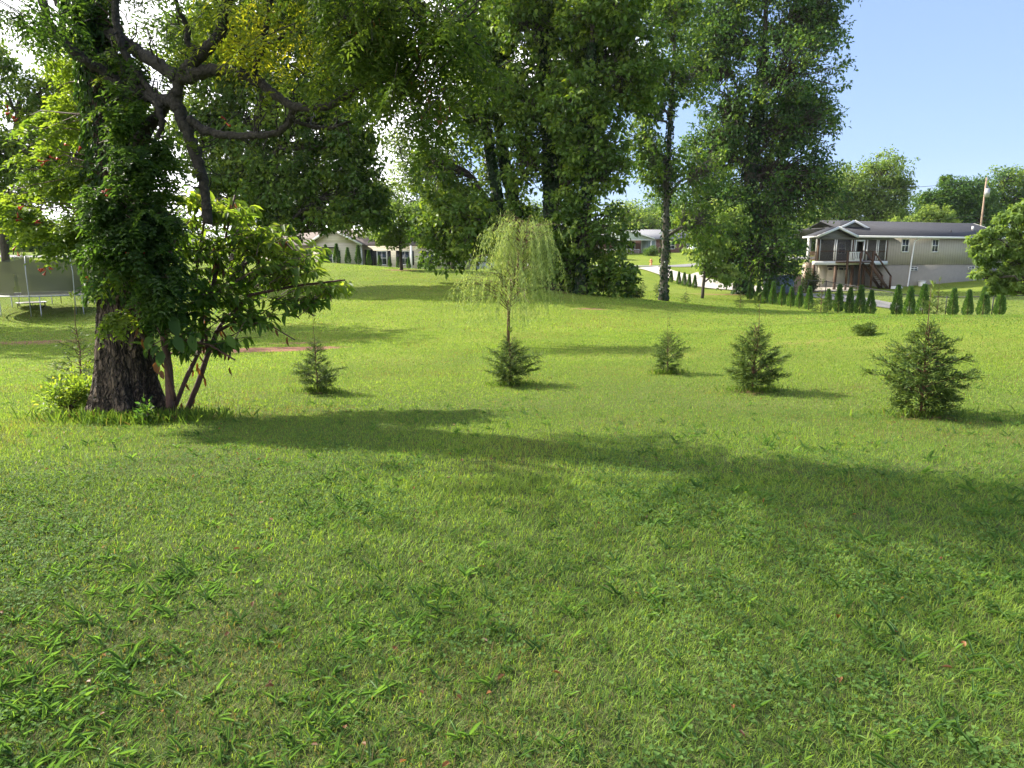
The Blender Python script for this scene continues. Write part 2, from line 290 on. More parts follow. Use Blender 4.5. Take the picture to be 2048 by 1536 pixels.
def ribbon(name, pts, wl, wr, mat, label, cat, off=.05):
    """strip following world points, widths to its left and right (metres, may be lists)"""
    pts = np.array(pts, float)[:, :2]; d = np.r_[0, np.cumsum(np.linalg.norm(np.diff(pts, axis=0), axis=1))]; n = max(8, int(d[-1] / .8)); s = np.linspace(0, d[-1], n)
    # smooth the polyline a little
    c = np.stack([np.interp(s, d, pts[:, i]) for i in (0, 1)], 1)
    for _ in range(12): c[1:-1] = (c[:-2] + c[1:-1] * 2 + c[2:]) / 4
    t = unit(np.gradient(c, axis=0)); nr = np.stack([-t[:, 1], t[:, 0]], 1)
    wl = np.interp(s, np.linspace(0, d[-1], len(np.atleast_1d(wl))), np.atleast_1d(wl)); wr = np.interp(s, np.linspace(0, d[-1], len(np.atleast_1d(wr))), np.atleast_1d(wr))
    k = 9; V = []
    for j in range(k):
        f = j / (k - 1); o = wl * (1 - f) - wr * f; xy = c + nr * o[:, None]; V.append(np.c_[xy, H(xy[:, 0], xy[:, 1]) + off])
    V = np.stack(V, 1).reshape(-1, 3); i = (np.arange(n - 1)[:, None] * k + np.arange(k - 1)[None]).ravel()
    mb = MB(); mb.add(V, q=np.stack([i, i + k, i + k + 1, i + 1], 1)); tag(mb.build(name, mat, smooth=True), label, cat, kind='structure')
M['asphalt'] = plain('asphalt', (.20, .195, .19), (.14, .138, .135), 3, .9)
M['concrete'] = plain('driveway_concrete', (.44, .40, .34), (.34, .31, .27), 1.5, .9)
g = lambda u, v, D: tuple(gp(u, v, D)[:2])
ribbon('road', [(-130, 62), g(-200, 513, 56), g(75, 516, 56), g(250, 518, 62), g(450, 515, 80), g(700, 520, 96), g(1000, 530, 96), g(1240, 536, 90), g(1330, 533, 88), g(1430, 528, 92), g(1550, 520, 104), g(1700, 510, 120), (120, 140)], 2.6, 2.6, M['asphalt'], 'grey street running behind the trees', 'road')
ribbon('driveway', [g(1295, 541, 85), g(1340, 548, 81), g(1400, 556, 77), g(1470, 567, 73), g(1560, 574, 70), g(1640, 578, 69), g(1700, 579, 68.5)], [1.4, 1.5, 2.2, 2.5, 3, 3], [1.4, 1.5, 2.2, 2.5, 3, 3], M['concrete'], 'pale concrete driveway leading down to the garage', 'driveway', .09)
ribbon('side_driveway', [g(1380, 551, 79), g(1410, 545, 82), g(1440, 540, 85)], .7, .7, M['concrete'], 'short pale path branching off the driveway', 'path', .12)
ribbon('lower_driveway', [g(1560, 579, 66), g(1620, 586, 61), g(1690, 597, 55), g(1770, 609, 50.5), g(1845, 616, 48)], [1.0, 1.3, 1.3, 1.2, .8], [1.0, 1.3, 1.3, 1.2, .8], M['asphalt'], 'narrow grey asphalt drive behind the arborvitae row', 'path', .05)

# ------------------------------------------------------------------ grass (real blades)
def in_view(x, y, m=.12): return (np.abs(x) < (y + .5) * (1024 / 1420 + m) + .5)
def grass():
    mb = MB()
    for (r0, r1, dens, L0, W0, kind) in [(1.5, 3.2, 19000, .038, .0036, 5), (3.2, 5.2, 12500, .040, .0045, 5), (5.2, 8.5, 6200, .036, .0065, 3), (8.5, 14, 2600, .033, .011, 3), (14, 22, 850, .036, .019, 3), (22, 34, 260, .042, .034, 3), (34, 62, 70, .045, .06, 3)]:
        n = int(dens * (r1 * r1 - r0 * r0) * .86)
        y = np.sqrt(rng.random(n) * (r1 ** 2 - r0 ** 2) + r0 ** 2); x = (rng.random(n) * 2 - 1) * (y * .86 + .6)
        k = rng.random(n) < np.clip(1.25 - dirt(x, y) * 1.7 + .25 * (n1.fbm(x * 3, y * 3) - .5), .04, 1) * np.clip(.45 + 1.2 * n1.fbm(x * 1.3, y * 1.3), .3, 1); x = x[k]; y = y[k]; n = len(x)
        z = H(x, y) - .004; P = np.stack([x, y, z], 1)
        dry = n2.fbm(x * .8, y * .8, 4); big = n4.fbm(x * .35, y * .35, 3)
        tint = .62 + .55 * (big - .5) + .20 * rng.normal(size=n); isdry = rng.random(n) < np.clip((dry - .50) * 1.8, .03, .34); tint = np.where(isdry, .02 + .22 * rng.random(n), tint)
        tint = np.clip(tint, 0, 1)
        az = rng.random(n) * 6.283; le = np.abs(rng.normal(size=n)) * .9 + .15; T = unit(np.stack([np.cos(az) * le, np.sin(az) * le, np.ones(n)], 1))
        Ln = L0 * np.clip(.75 + .45 * rng.normal(size=n), .25, 2.2) * (.65 + .7 * big); Wd = W0 * (.7 + .6 * rng.random(n))
        S = unit(np.stack([-np.sin(az + rng.normal(size=n) * .6), np.cos(az), np.zeros(n)], 1))
        if kind == 5:
            O = np.stack([np.cos(az), np.sin(az), np.zeros(n)], 1); mid = P + T * Ln[:, None] * .55; tip = mid + unit(T + O * .8) * Ln[:, None] * .5; w = S * Wd[:, None] * .5
            V = np.stack([P - w, P + w, mid + w * .8, mid - w * .8, tip], 1); b = np.arange(n)[:, None] * 5
            mb.add(V.reshape(-1, 3), q=b + np.array([0, 1, 2, 3]), t=b + np.array([3, 2, 4]), a=np.repeat(tint, 5))
        else:
            w = S * Wd[:, None] * .5; V = np.stack([P - w, P + w, P + T * Ln[:, None]], 1)
            mb.add(V.reshape(-1, 3), t=np.arange(n)[:, None] * 3 + np.array([0, 1, 2]), a=np.repeat(tint, 3))
    tag(mb.build('grass', M['grass']), 'short mown lawn grass, green with dry brown blades', 'grass', kind='stuff')
    # broad-bladed tufts of crabgrass
    mb = MB(); n = 19000; y = 1.5 + 11 * rng.random(n) ** 1.4; x = (rng.random(n) * 2 - 1) * (y * .85 + .5)
    c = n4.fbm(x * .9 + 40, y * .9, 3); k = rng.random(n) < np.clip((c - .42) * 3.2, .16, 1) * np.clip(1.25 - y / 8, .0, 1); x = x[k]; y = y[k]
    for i in range(len(x)):
        m = rng.integers(3, 11); az = rng.random() * 6.283 + rng.normal(size=m) * 1.5; el = rng.random(m) * 1.25 + .1; s = .38 + .6 * rng.random() ** 1.5
        P = np.tile([x[i], y[i], 0], (m, 1)) + np.c_[rng.normal(size=(m, 2)) * .012, np.zeros(m)]; P[:, 2] = float(H(x[i], y[i])) + .003
        T = np.stack([np.cos(az) * np.cos(el), np.sin(az) * np.cos(el), np.sin(el)], 1)
        leaves(mb, P, T, np.cross(np.cross(T, [0, 0, 1.]), T), s * (.045 + .065 * rng.random(m)), s * (.0065 + .0045 * rng.random(m)), np.clip(.12 + .62 * rng.random() + .12 * rng.normal(size=m), 0, 1), 'h', .35, .15)
    tag(mb.build('crabgrass', M['crab']), 'clumps of broad bright green crabgrass blades in the lawn', 'grass', kind='stuff')
    mb = MB(); n = 70000; y = 1.6 + 6.5 * rng.random(n) ** 1.3; x = (rng.random(n) * 2 - 1) * (y * .85 + .5)
    c = n2.fbm(x * 1.1 + 90, y * 1.1 + 20, 3); k = rng.random(n) < np.clip((c - .5) * 5, .02, 1); x = x[k]; y = y[k]; n = len(x)
    P = np.stack([x, y, H(x, y) + .018 + .03 * rng.random(n)], 1); a0 = rng.random(n) * 6.283; t = rng.random(n)
    for j in range(3):
        a = a0 + j * 2.094; T = np.stack([np.cos(a), np.sin(a), .15 + .25 * rng.normal(size=n)], 1); leaves(mb, P, T, np.tile([0, 0, 1.], (n, 1)) + .3 * rng.normal(size=(n, 3)), .009 + .004 * t, .009 + .004 * t, t, 'h', .05, .1)
    tag(mb.build('clover', M['clover']), 'patches of small round leaved clover among the grass', 'clover', kind='stuff')
grass()

# ------------------------------------------------------------------ trees from crown masses
def curve(p, q, sag, n=7, g=rng, wob=.06):
    p = np.array(p); q = np.array(q); t = np.linspace(0, 1, n)[:, None]; d = np.linalg.norm(q - p)
    c = p * (1 - t) + q * t; c = c + np.array([0, 0, 1.]) * (4 * t * (1 - t)) * sag * d
    c[1:-1] += g.normal(size=(n - 2, 3)) * wob * d; return c
def crown_tree(name, label, cat, D, trunk, lobes, leaf, n_leaf, lsize, seed, bark='bark', group=None, ivy=0, tint=(.5, .2), trunk_r=None, clump=.27, nclump=15, hang=.3, asp=.6, shape='q', extra=None, ntwig=True, sidesT=10, gappy=1., limbs=True, spread=1.18, mult=.66, open_v=None):
    """trunk: [(u, v, radius_px[, D])], lobes: [(u, v, ru, rv[, dD, weight])] in photograph pixels at distance D; depth as wide as broad"""
    g = np.random.default_rng(seed); tp = []; tr = []; lsize = lsize * (1.5 if D < 70 else 1.25); 
    if group == GB: mult, clump, nclump, spread = .50, .17, 26, 1.34
    for t in trunk:
        d = t[3] if len(t) > 3 else D; tp.append(px(t[0], t[1], d)); tr.append(t[2] * d / F * (.52 if group == GB else .66))
    tp = np.array(tp); tr = np.array(tr); base = tp[0].copy(); base[2] = float(H(base[0], base[1]))
    tp[0][2] = base[2] - .15
    root = empty(name, label, cat, base, 0, group)
    s = np.linspace(0, 1, len(tp)); ss = np.linspace(0, 1, max(14, len(tp) * 4)); path = np.stack([np.interp(ss, s, tp[:, i]) for i in range(3)], 1); rad = np.interp(ss, s, tr)
    path[1:-1] += g.normal(size=(len(ss) - 2, 3)) * rad[1:-1, None] * .06
    tb = MB(); tb.tube(path, rad, sidesT, rough=.05, g=g); lb = MB()
    L = np.array([(l + (0, 1.))[:6] if len(l) == 4 else (l + (1.,))[:6] if len(l) == 5 else l for l in lobes], float)
    vol = (L[:, 2] * L[:, 3]) * L[:, 5]; vol /= vol.sum()
    for l, w in zip(L, vol):
        d = D + l[4]; c = px(l[0], l[1], d); rx = l[2] * d / F * spread; rz = l[3] * d / F * spread; ry = min(rx, rz * 1.6) * .9
        nc = max(5, int(nclump * 1.5 * (rx * rz) ** .5)) if nclump > 0 else 3
        nc = min(nc, 170)
        c = c + g.normal(size=3) * np.array([rx, ry, rz]) * (.28 if group == GB else .16)
        cc = rdir(nc, g) * (g.random((nc, 1)) ** .4) * np.array([rx, ry, rz]) * .92 + c
        # limb from the trunk towards the lobe centre
        if limbs:
            k = int(np.argmin(np.abs(path[:, 2] - (c[2] - .35 * rz - .25 * abs(c[0] - base[0]))))); k = min(max(k, 2), len(path) - 2)
            lp = curve(path[k], c, .06, 7, g); r0 = min(rad[k] * .6, .055 * max(rx, rz) + .03); tb.tube(lp, np.linspace(r0, r0 * .4, 7), 6, g=g)
            if ntwig:
                for q in cc: 
                    st = lp[g.integers(3, 7)]; tb.tube(curve(st, q, .05, 5, g), np.linspace(r0 * .32, r0 * .06, 5), 4, g=g, cap=False)
        nl = max(20, int(n_leaf * mult * w)); ci = g.integers(0, nc, nl)
        off = rdir(nl, g) * (g.random((nl, 1)) ** .42); rc = clump * (.55 + .9 * g.random(nc)) * (rx * rz) ** .5
        sc = np.stack([rc * 1.15, rc * 1.1, rc * .75], 1)
        P = cc[ci] + off * sc[ci]
        if open_v is not None:   # boughs start well out from the stem on the side towards the lawn
            tx = np.interp(P[:, 2], path[:, 2], path[:, 0]); trd = np.interp(P[:, 2], path[:, 2], rad); ty = np.interp(P[:, 2], path[:, 2], path[:, 1])
            ax = tx * P[:, 1] / ty
            keep = ~((np.abs(P[:, 0] - ax) < trd * 1.25) & (P[:, 1] < ty + .5) & (P[:, 2] < px(0, open_v, D)[2]) & (g.random(nl) < .7)); P = P[keep]; off = off[keep]; ci = ci[keep]; nl = len(P)
        T = off * .8 + rdir(nl, g) * .7 - np.array([0, 0, hang]); N = np.array([0, 0, .9]) + off * .5 + rdir(nl, g) * .8
        ct = g.normal(size=nc) * tint[1] * .95
        leaves(lb, P, T, N, lsize * (.7 + .6 * g.random(nl)), lsize * asp * (.7 + .6 * g.random(nl)), np.clip(tint[0] + ct[ci] + .5 * tint[1] * g.normal(size=nl), 0, 1), shape)
    if extra: extra(lb, tb, g)
    rel(root, tb).build('trunk', M[bark], root, True); rel(root, lb).build('crown', M[leaf], root)
    if ivy:
        ib = MB(); k = g.random(ivy) ** .8; idx = k * .80 * (len(path) - 1) + .4; i0 = idx.astype(int); f = (idx - i0)[:, None]; C = path[i0] * (1 - f) + path[i0 + 1] * f; r_ = rad[i0]
        az = g.random(ivy) * 6.283; O = np.stack([np.cos(az), np.sin(az), np.zeros(ivy)], 1); lump = .75 + .6 * n1(az * 1.2 + seed, C[:, 2] * .9) + .2 * g.random(ivy)
        P = C + O * (r_ * lump + .02)[:, None]; leaves(ib, P, np.array([0, 0, -1.]) + O * .35 + rdir(ivy, g) * .5, O + rdir(ivy, g) * .6, lsize * .6 * (.7 + .5 * g.random(ivy)), lsize * .5, np.clip(.18 + .2 * g.normal(size=ivy), 0, 1))
        rel(root, ib).build('ivy', M['leaf_ivy'], root)
    return root

GB = 'tall trees in the middle of the lawn'
crown_tree('lawn_tree', 'slim tall tree with two leaning dark stems, left in the tall group behind the willow', 'tree', 41, [(1008, 570, 17), (1003, 440, 14), (985, 330, 12), (965, 200, 10), (950, 60, 8), (945, -120, 5)],
    [(930, 400, 60, 75), (905, 320, 50, 60), (960, 470, 75, 55), (900, 475, 45, 60), (925, 200, 60, 70), (960, 110, 60, 70), (915, 60, 50, 60), (960, -40, 70, 60), (1010, 490, 50, 50)], 'leaf_maple', 32000, .2, 11, group=GB, ivy=6000, open_v=290)
crown_tree('lawn_tree', 'tall tree with a straight ivy wrapped dark stem right beside the two leaning stems', 'tree', 42, [(1042, 572, 19), (1030, 420, 15), (1005, 300, 13), (990, 180, 10), (985, 0, 8), (990, -140, 5)],
    [(1030, 270, 45, 60), (1010, 150, 50, 70), (1020, 30, 60, 70), (1050, 420, 35, 50), (1000, -70, 70, 60), (985, 350, 30, 45)], 'leaf_maple', 15000, .18, 12, group=GB, ivy=5500, open_v=260)
crown_tree('lawn_tree', 'massive tree with an ivy clad trunk reaching out of the picture above the willow', 'tree', 39, [(1112, 580, 30), (1105, 470, 23), (1100, 330, 20), (1095, 200, 18), (1085, 60, 15), (1090, -60, 11), (1095, -200, 7)],
    [(1130, 250, 75, 80), (1060, 330, 45, 60), (1095, 130, 80, 60), (1150, 60, 80, 60), (1060, 40, 60, 60), (1130, 380, 55, 55), (1090, 480, 55, 45), (1110, -60, 110, 60), (1190, 150, 70, 70), (1060, 200, 40, 50), (1120, 540, 45, 30), (1030, 215, 40, 40)], 'leaf_maple', 46000, .19, 13, group=GB, ivy=11000, open_v=60)
crown_tree('lawn_tree', 'big tree with a flaring bare trunk foot and low boughs sweeping right to the grass', 'tree', 36, [(1162, 590, 30), (1162, 570, 22), (1165, 500, 20), (1172, 400, 17), (1178, 300, 14), (1182, 180, 11), (1185, 40, 8), (1185, -150, 5)],
    [(1205, 440, 60, 60), (1215, 520, 55, 40), (1240, 548, 30, 18), (1220, 360, 45, 50), (1130, 420, 35, 45), (1190, 300, 55, 60), (1215, 225, 60, 55), (1220, 110, 70, 60), (1170, 190, 50, 60), (1240, 20, 70, 60), (1170, 0, 50, 60), (1200, -80, 90, 50), (1145, 500, 30, 40), (1185, 555, 28, 18), (1270, 190, 35, 50)], 'leaf_maple', 52000, .17, 14, group=GB, ivy=4500, open_v=240)
crown_tree('lawn_tree', 'slender grey barked tree with an open airy crown between the big group and the driveway', 'tree', 48, [(1327, 603, 20), (1327, 575, 15), (1330, 500, 13), (1333, 380, 11), (1338, 280, 9), (1345, 180, 7), (1350, 60, 5)],
    [(1300, 390, 35, 50), (1375, 440, 45, 50), (1330, 330, 60, 45), (1290, 300, 35, 45), (1345, 180, 45, 45), (1310, 120, 50, 55), (1350, 50, 50, 50), (1290, 200, 28, 40), (1400, 340, 40, 50), (1320, 220, 30, 30), (1350, -40, 60, 50), (1300, 20, 45, 40)], 'leaf_elm', 24000, .19, 15, 'bark_grey', group=GB, tint=(.62, .2), open_v=150, ivy=1300)
crown_tree('lawn_tree', 'enormous dense dark tree with ivy down to the ground beside the driveway', 'tree', 64, [(1489, 588, 30), (1487, 560, 25), (1490, 460, 22), (1500, 330, 18), (1520, 200, 13), (1530, 60, 9), (1535, -100, 6)],
    [(1500, 500, 75, 55), (1460, 440, 75, 60), (1560, 450, 65, 65), (1500, 370, 95, 70), (1590, 370, 60, 60), (1610, 280, 55, 55), (1530, 270, 90, 60), (1440, 300, 55, 60), (1480, 545, 55, 40), (1555, 520, 50, 40), (1420, 390, 40, 40), (1540, 170, 90, 60), (1450, 180, 50, 60), (1590, 100, 65, 60), (1520, 60, 80, 60), (1625, 40, 50, 55), (1440, 60, 60, 60), (1550, -40, 100, 50), (1430, -20, 70, 50), (1600, 200, 55, 40), (1645, 10, 25, 30), (1640, 215, 30, 20), (1400, 130, 35, 50)], 'leaf_elm', 110000, .21, 16, group=GB, ivy=7000, tint=(.42, .22))
crown_tree('weeping_sprig_tree', 'small yellowish tree whose drooping sprays hang in front of the driveway', 'tree', 58, [(1405, 574, 5), (1412, 520, 4), (1420, 470, 3)],
    [(1420, 500, 40, 45), (1440, 440, 40, 30), (1400, 470, 25, 35), (1445, 550, 30, 22)], 'leaf_light', 6000, .19, 17, tint=(.4, .2), hang=.9)
# left-hand background
crown_tree('maple_tree', 'wide maple whose long boughs droop over the beige house on the left', 'tree', 40, [(470, 600, 26), (480, 480, 22), (500, 350, 17), (520, 200, 12), (530, 50, 8)],
    [(560, 350, 90, 70), (650, 330, 75, 50), (690, 400, 60, 55), (735, 420, 35, 45), (640, 420, 60, 35), (480, 370, 70, 70), (520, 250, 90, 60), (640, 250, 80, 50), (700, 260, 60, 50), (600, 160, 90, 60), (700, 130, 70, 70), (480, 150, 80, 70), (520, 40, 100, 60), (650, 30, 90, 60), (400, 260, 70, 80), (560, 440, 50, 40), (410, 90, 70, 70), (730, 330, 45, 35), (755, 400, 30, 35), (700, 290, 50, 35), (600, -60, 140, 60), (770, 60, 60, 70), (760, 180, 50, 50)], 'leaf_maple', 95000, .18, 18, tint=(.5, .22))
crown_tree('maple_tree', 'spreading maple over the far left beyond the trampoline', 'tree', 44, [(8, 505, 12), (6, 440, 10), (20, 350, 9), (40, 200, 7)],
    [(40, 330, 80, 60), (-30, 380, 60, 60), (110, 260, 70, 60), (60, 180, 60, 50), (-60, 260, 80, 80), (120, 370, 70, 45), (30, 420, 50, 25), (200, 330, 70, 70), (250, 220, 70, 70), (-20, 130, 40, 50), (180, 140, 60, 60)], 'leaf_maple', 40000, .18, 19, tint=(.6, .2))
crown_tree('shade_tree', 'tall shade tree standing outside the picture to the left behind the trampoline', 'tree', 30, [(-420, 640, 35), (-420, 400, 28), (-420, 100, 20)],
    [(-420, 200, 180, 150), (-300, 50, 160, 130), (-520, 0, 160, 150), (-380, -150, 170, 120)], 'leaf_maple', 16000, .30, 20)
crown_tree('young_tree', 'young round crowned tree in a mulch ring on the left hill', 'tree', 50, [(803, 545, 6), (802, 520, 4.5), (800, 490, 4), (800, 440, 2.5)],
    [(800, 465, 45, 28), (775, 452, 38, 28), (830, 450, 40, 30), (800, 425, 40, 25), (762, 478, 24, 14), (845, 474, 22, 16)], 'leaf_light', 8000, .15, 21, tint=(.28, .2))
crown_tree('yard_tree', 'pale yellowish tall tree behind the young tree on the hill', 'tree', 78, [(850, 545, 8), (848, 480, 7), (845, 380, 5)],
    [(830, 400, 60, 50), (810, 340, 45, 40), (850, 320, 45, 40), (880, 425, 50, 45), (790, 290, 30, 30), (860, 455, 60, 32), (880, 360, 40, 50), (740, 470, 35, 30), (770, 380, 35, 40), (750, 420, 35, 35)], 'leaf_light', 26000, .24, 22, tint=(.42, .25))
crown_tree('yard_tree', 'dark bushy tree shading the white van and grey car', 'tree', 66, [(905, 548, 7), (905, 480, 6)],
    [(905, 455, 45, 38), (945, 480, 40, 26), (880, 430, 40, 40), (975, 480, 36, 36), (925, 400, 50, 50)], 'leaf_maple', 15000, .2, 23, tint=(.55, .2))
crown_tree('yard_tree', 'bluish green tree behind the roof of the beige house', 'tree', 120, [(690, 520, 6), (690, 430, 5)],
    [(690, 420, 55, 40), (650, 400, 50, 40), (600, 430, 60, 40), (540, 420, 60, 50), (560, 480, 60, 40), (480, 480, 60, 40)], 'leaf_elm', 16000, .4, 24, tint=(.4, .2))
# right-hand background
FT = 'trees on the skyline behind the grey house'
crown_tree('skyline_tree', 'bright green round topped tree behind the left end of the grey house', 'tree', 112, [(1735, 500, 9), (1735, 440, 7), (1730, 380, 5)],
    [(1665, 385, 38, 32), (1700, 355, 40, 30), (1755, 345, 42, 32), (1780, 385, 45, 35), (1720, 400, 50, 35), (1660, 430, 45, 28), (1740, 430, 60, 28), (1795, 425, 32, 30), (1800, 370, 22, 22), (1630, 440, 30, 22)], 'leaf_light', 34000, .33, 25, group=FT, tint=(.5, .25))
crown_tree('skyline_tree', 'dark grey green tree with a pointed tip left of the wooden pole', 'tree', 120, [(1905, 500, 9), (1905, 440, 7), (1900, 390, 5)],
    [(1870, 410, 35, 28), (1900, 385, 35, 28), (1940, 395, 45, 35), (1890, 435, 50, 25), (1893, 362, 12, 12), (1945, 430, 45, 30), (1850, 400, 18, 15)], 'leaf_elm', 24000, .36, 26, group=FT, tint=(.35, .15))
crown_tree('skyline_tree', 'broad tree with a yellow green top right of the wooden pole', 'tree', 125, [(2010, 500, 10), (2010, 440, 8), (2005, 380, 5)],
    [(2010, 370, 45, 25), (1975, 395, 35, 35), (2045, 390, 50, 35), (2020, 430, 60, 35), (2090, 380, 50, 40), (2100, 430, 50, 40)], 'leaf_elm', 24000, .36, 27, group=FT, tint=(.6, .25))
crown_tree('skyline_tree', 'low yellow olive tree just above the roof ridge of the grey house', 'tree', 100, [(1875, 500, 6), (1875, 450, 5)],
    [(1870, 435, 35, 18), (1840, 445, 30, 16), (1895, 450, 30, 16), (1800, 455, 35, 16)], 'leaf_light', 9000, .28, 28, group=FT, tint=(.55, .2))
crown_tree('dogwood_tree', 'layered light green dogwood at the right edge in front of the grey house', 'tree', 25, [(2078, 628, 9), (2075, 590, 7), (2062, 540, 6), (2045, 480, 4)],
    [(2030, 440, 38, 22), (1995, 470, 38, 20), (2045, 490, 45, 22), (1975, 510, 38, 16), (2020, 530, 55, 20), (1990, 555, 38, 14), (2060, 560, 50, 22), (2075, 460, 45, 30), (2010, 575, 30, 10), (2090, 520, 40, 40), (2050, 415, 25, 14), (1950, 500, 20, 8), (1955, 545, 20, 8)], 'leaf_light', 17000, .105, 29, tint=(.42, .2), hang=.5)
BT = 'distant trees closing the view beyond the street'
for i, (u, v, D, ru, rv, lab, m_) in enumerate([(1255, 450, 135, 60, 40, 'distant tree left of the brick house roof', 'leaf_light'), (1330, 440, 150, 70, 45, 'distant tree right behind the brick house', 'leaf_elm'), (1430, 470, 140, 60, 35, 'distant tree behind the utility pole stub', 'leaf_elm'), (1600, 470, 130, 50, 35, 'distant green tree left of the grey house porch', 'leaf_elm'),
        (1060, 470, 120, 70, 50, 'distant tree glimpsed between the tall trunks', 'leaf_light'), (980, 500, 110, 60, 40, 'distant low tree behind the willow', 'leaf_elm'), (330, 470, 90, 90, 50, 'distant dark tree behind the big leafy shrub', 'leaf_elm'), (200, 460, 85, 80, 50, 'distant tree behind the vine covered trunk', 'leaf_maple'), (60, 470, 80, 60, 30, 'distant tree beyond the street on the far left', 'leaf_maple'), (1160, 480, 125, 50, 35, 'distant tree just left of the brick house', 'leaf_elm'),
        (2100, 470, 110, 60, 40, 'distant tree at the far right edge', 'leaf_elm'), (1520, 440, 150, 80, 60, 'distant tree hidden behind the enormous tree', 'leaf_elm'), (-80, 460, 85, 80, 50, 'distant tree outside the left edge', 'leaf_maple')]):
    crown_tree('distant_tree', lab, 'tree', D, [(u, 512, 6), (u + 2, v, 4)], [(u, v, ru, rv), (u - ru * .6, v + 10, ru * .6, rv * .8), (u + ru * .6, v + 6, ru * .6, rv * .9), (u + ru * .1, v - rv * .6, ru * .5, rv * .6), (u, v + 30, ru * 1.1, 22)], m_, 9000, .0032 * D, 60 + i, group=BT, tint=(.45, .25))
# ------------------------------------------------------------------ the big old tree on the left
def hero():
    g = np.random.default_rng(5); D = 8.5; base = gp(258, 835, D)
    root = empty('old_tree', 'old tree with a thick furrowed trunk and twisting dark limbs on the left', 'tree', base)
    tp = [(258, 850, 100), (258, 828, 84), (256, 800, 73), (252, 760, 66), (250, 700, 63), (250, 620, 57), (248, 480, 50), (240, 350, 45), (228, 230, 42), (205, 130, 38), (180, 30, 32), (165, -80, 28), (152, -200, 15), (150, -330, 6)]
    P = P3([(u, v, D) for u, v, r in tp]); rad = np.array([r * D / F * .83 for _, _, r in tp])
    s = np.r_[0, np.cumsum(np.linalg.norm(np.diff(P, axis=0), axis=1))]; n = 150; ss = np.linspace(0, s[-1], n); path = np.stack([np.interp(ss, s, P[:, i]) for i in range(3)], 1); rr = np.interp(ss, s, rad)
    sides = 96; an = np.linspace(0, 2 * np.pi, sides, endpoint=False); z = ss[:, None]; A = an[None, :] + .10 * np.sin(z * 1.3) + .05 * z
    flare = np.clip(1 - ss / 1.1, 0, 1)[:, None] ** 2
    ridge = .085 * np.abs(np.sin(A * 4 + .8 * np.sin(z * .9))) + .055 * np.abs(np.sin(A * 9 + 1.3 * np.sin(z * 1.7 + 1))) + .035 * np.abs(np.sin(A * 17 + z * .8 + 2 * n1(A * 2, z * 2))) + .025 * n2(A * 26, z * 3.5) + flare * .35 * np.clip(np.sin(A * 5 + 1), 0, 1)
    ridge = ridge * 1.35 - .05; r = rr[:, None] * (.88 + ridge + .01 * g.normal(size=(n, sides)))
    V = path[:, None, :] + r[..., None] * np.stack([np.cos(an), np.sin(an), 0 * an], -1)[None]
    i = (np.arange(n - 1)[:, None] * sides); j = np.arange(sides)[None]; j2 = (j + 1) % sides
    mb = MB(); mb.add(V.reshape(-1, 3), q=np.stack([i + j, i + j2, i + sides + j2, i + sides + j], -1).reshape(-1, 4))
    rel(root, mb).build('trunk', M['bark_old'], root, True)
    ends = []
    def limb(pts, tw=True, name='limb'):
        Q = P3([(u, v, d) for u, v, r_, d in pts]); rd = np.array([r_ * d / F * .68 for u, v, r_, d in pts]); t = np.linspace(0, 1, len(Q)); k = len(Q) * 7; t2 = np.linspace(0, 1, k)
        C = np.stack([np.interp(t2, t, Q[:, i]) for i in range(3)], 1); rd2 = np.interp(t2, t, rd)
        for _ in range(4): C[1:-1] = (C[:-2] + 2 * C[1:-1] + C[2:]) / 4
        C[1:-1] += g.normal(size=(k - 2, 3)) * rd2[1:-1, None] * .10; rd2 = rd2 * (1 + .05 * g.normal(size=k))
        m = MB(); m.tube(C, rd2, 12, rough=.09, g=g); rel(root, m).build(name, M['limb'], root, True); ends.append(C); return C
    limb([(75, -40, 11, 7.9), (100, 60, 12, 8), (160, 112, 14, 8.1), (215, 150, 15, 8.2), (255, 182, 15, 8.1), (310, 197, 14, 7.9), (352, 205, 15, 7.8)])
    limb([(95, -30, 14, 8.6), (150, 40, 16, 8.5), (225, 70, 18, 8.3), (262, 95, 17, 8.1), (310, 125, 17, 7.9), (357, 155, 19, 7.8)])
    limb([(357, 148, 14, 7.8), (352, 205, 17, 7.8), (366, 240, 18, 7.8), (388, 300, 16, 7.8), (405, 350, 14, 7.8), (412, 400, 13, 7.8), (414, 445, 15, 7.8)])
    limb([(360, 152, 17, 7.8), (400, 110, 17, 7.7), (438, 75, 15, 7.6), (452, 30, 14, 7.5), (462, -40, 13, 7.3), (470, -160, 9, 7.1)])
    limb([(360, 160, 18, 7.8), (425, 138, 16, 7.7), (480, 145, 14, 7.6), (512, 158, 14, 7.5), (545, 185, 12, 7.4), (580, 212, 11, 7.3), (620, 219, 10, 7.2), (660, 212, 9, 7.1), (700, 188, 9, 7.0), (752, 156, 7, 6.9)])
    limb([(378, 238, 12, 7.8), (405, 260, 11, 7.8), (445, 271, 11, 7.7), (500, 272, 10, 7.6), (550, 268, 9, 7.5), (575, 252, 9, 7.4), (583, 232, 9, 7.35), (588, 216, 8, 7.3)])
    limb([(583, 240, 6, 7.4), (620, 252, 6, 7.4), (655, 258, 5, 7.4), (680, 250, 4, 7.3), (706, 240, 3, 7.3)])
    limb([(505, 155, 9, 7.5), (518, 110, 8, 7.3), (535, 50, 8, 7.1), (545, -30, 7, 6.9), (560, -150, 5, 6.7)])
    limb([(520, 110, 7, 7.3), (545, 85, 6, 7.3), (580, 66, 6, 7.2), (640, 63, 4, 7.1), (700, 40, 3, 7.0)])
    limb([(405, 108, 9, 7.7), (372, 85, 8, 7.7), (378, 60, 7, 7.7), (358, 20, 6, 7.6), (335, -40, 5, 7.5)])
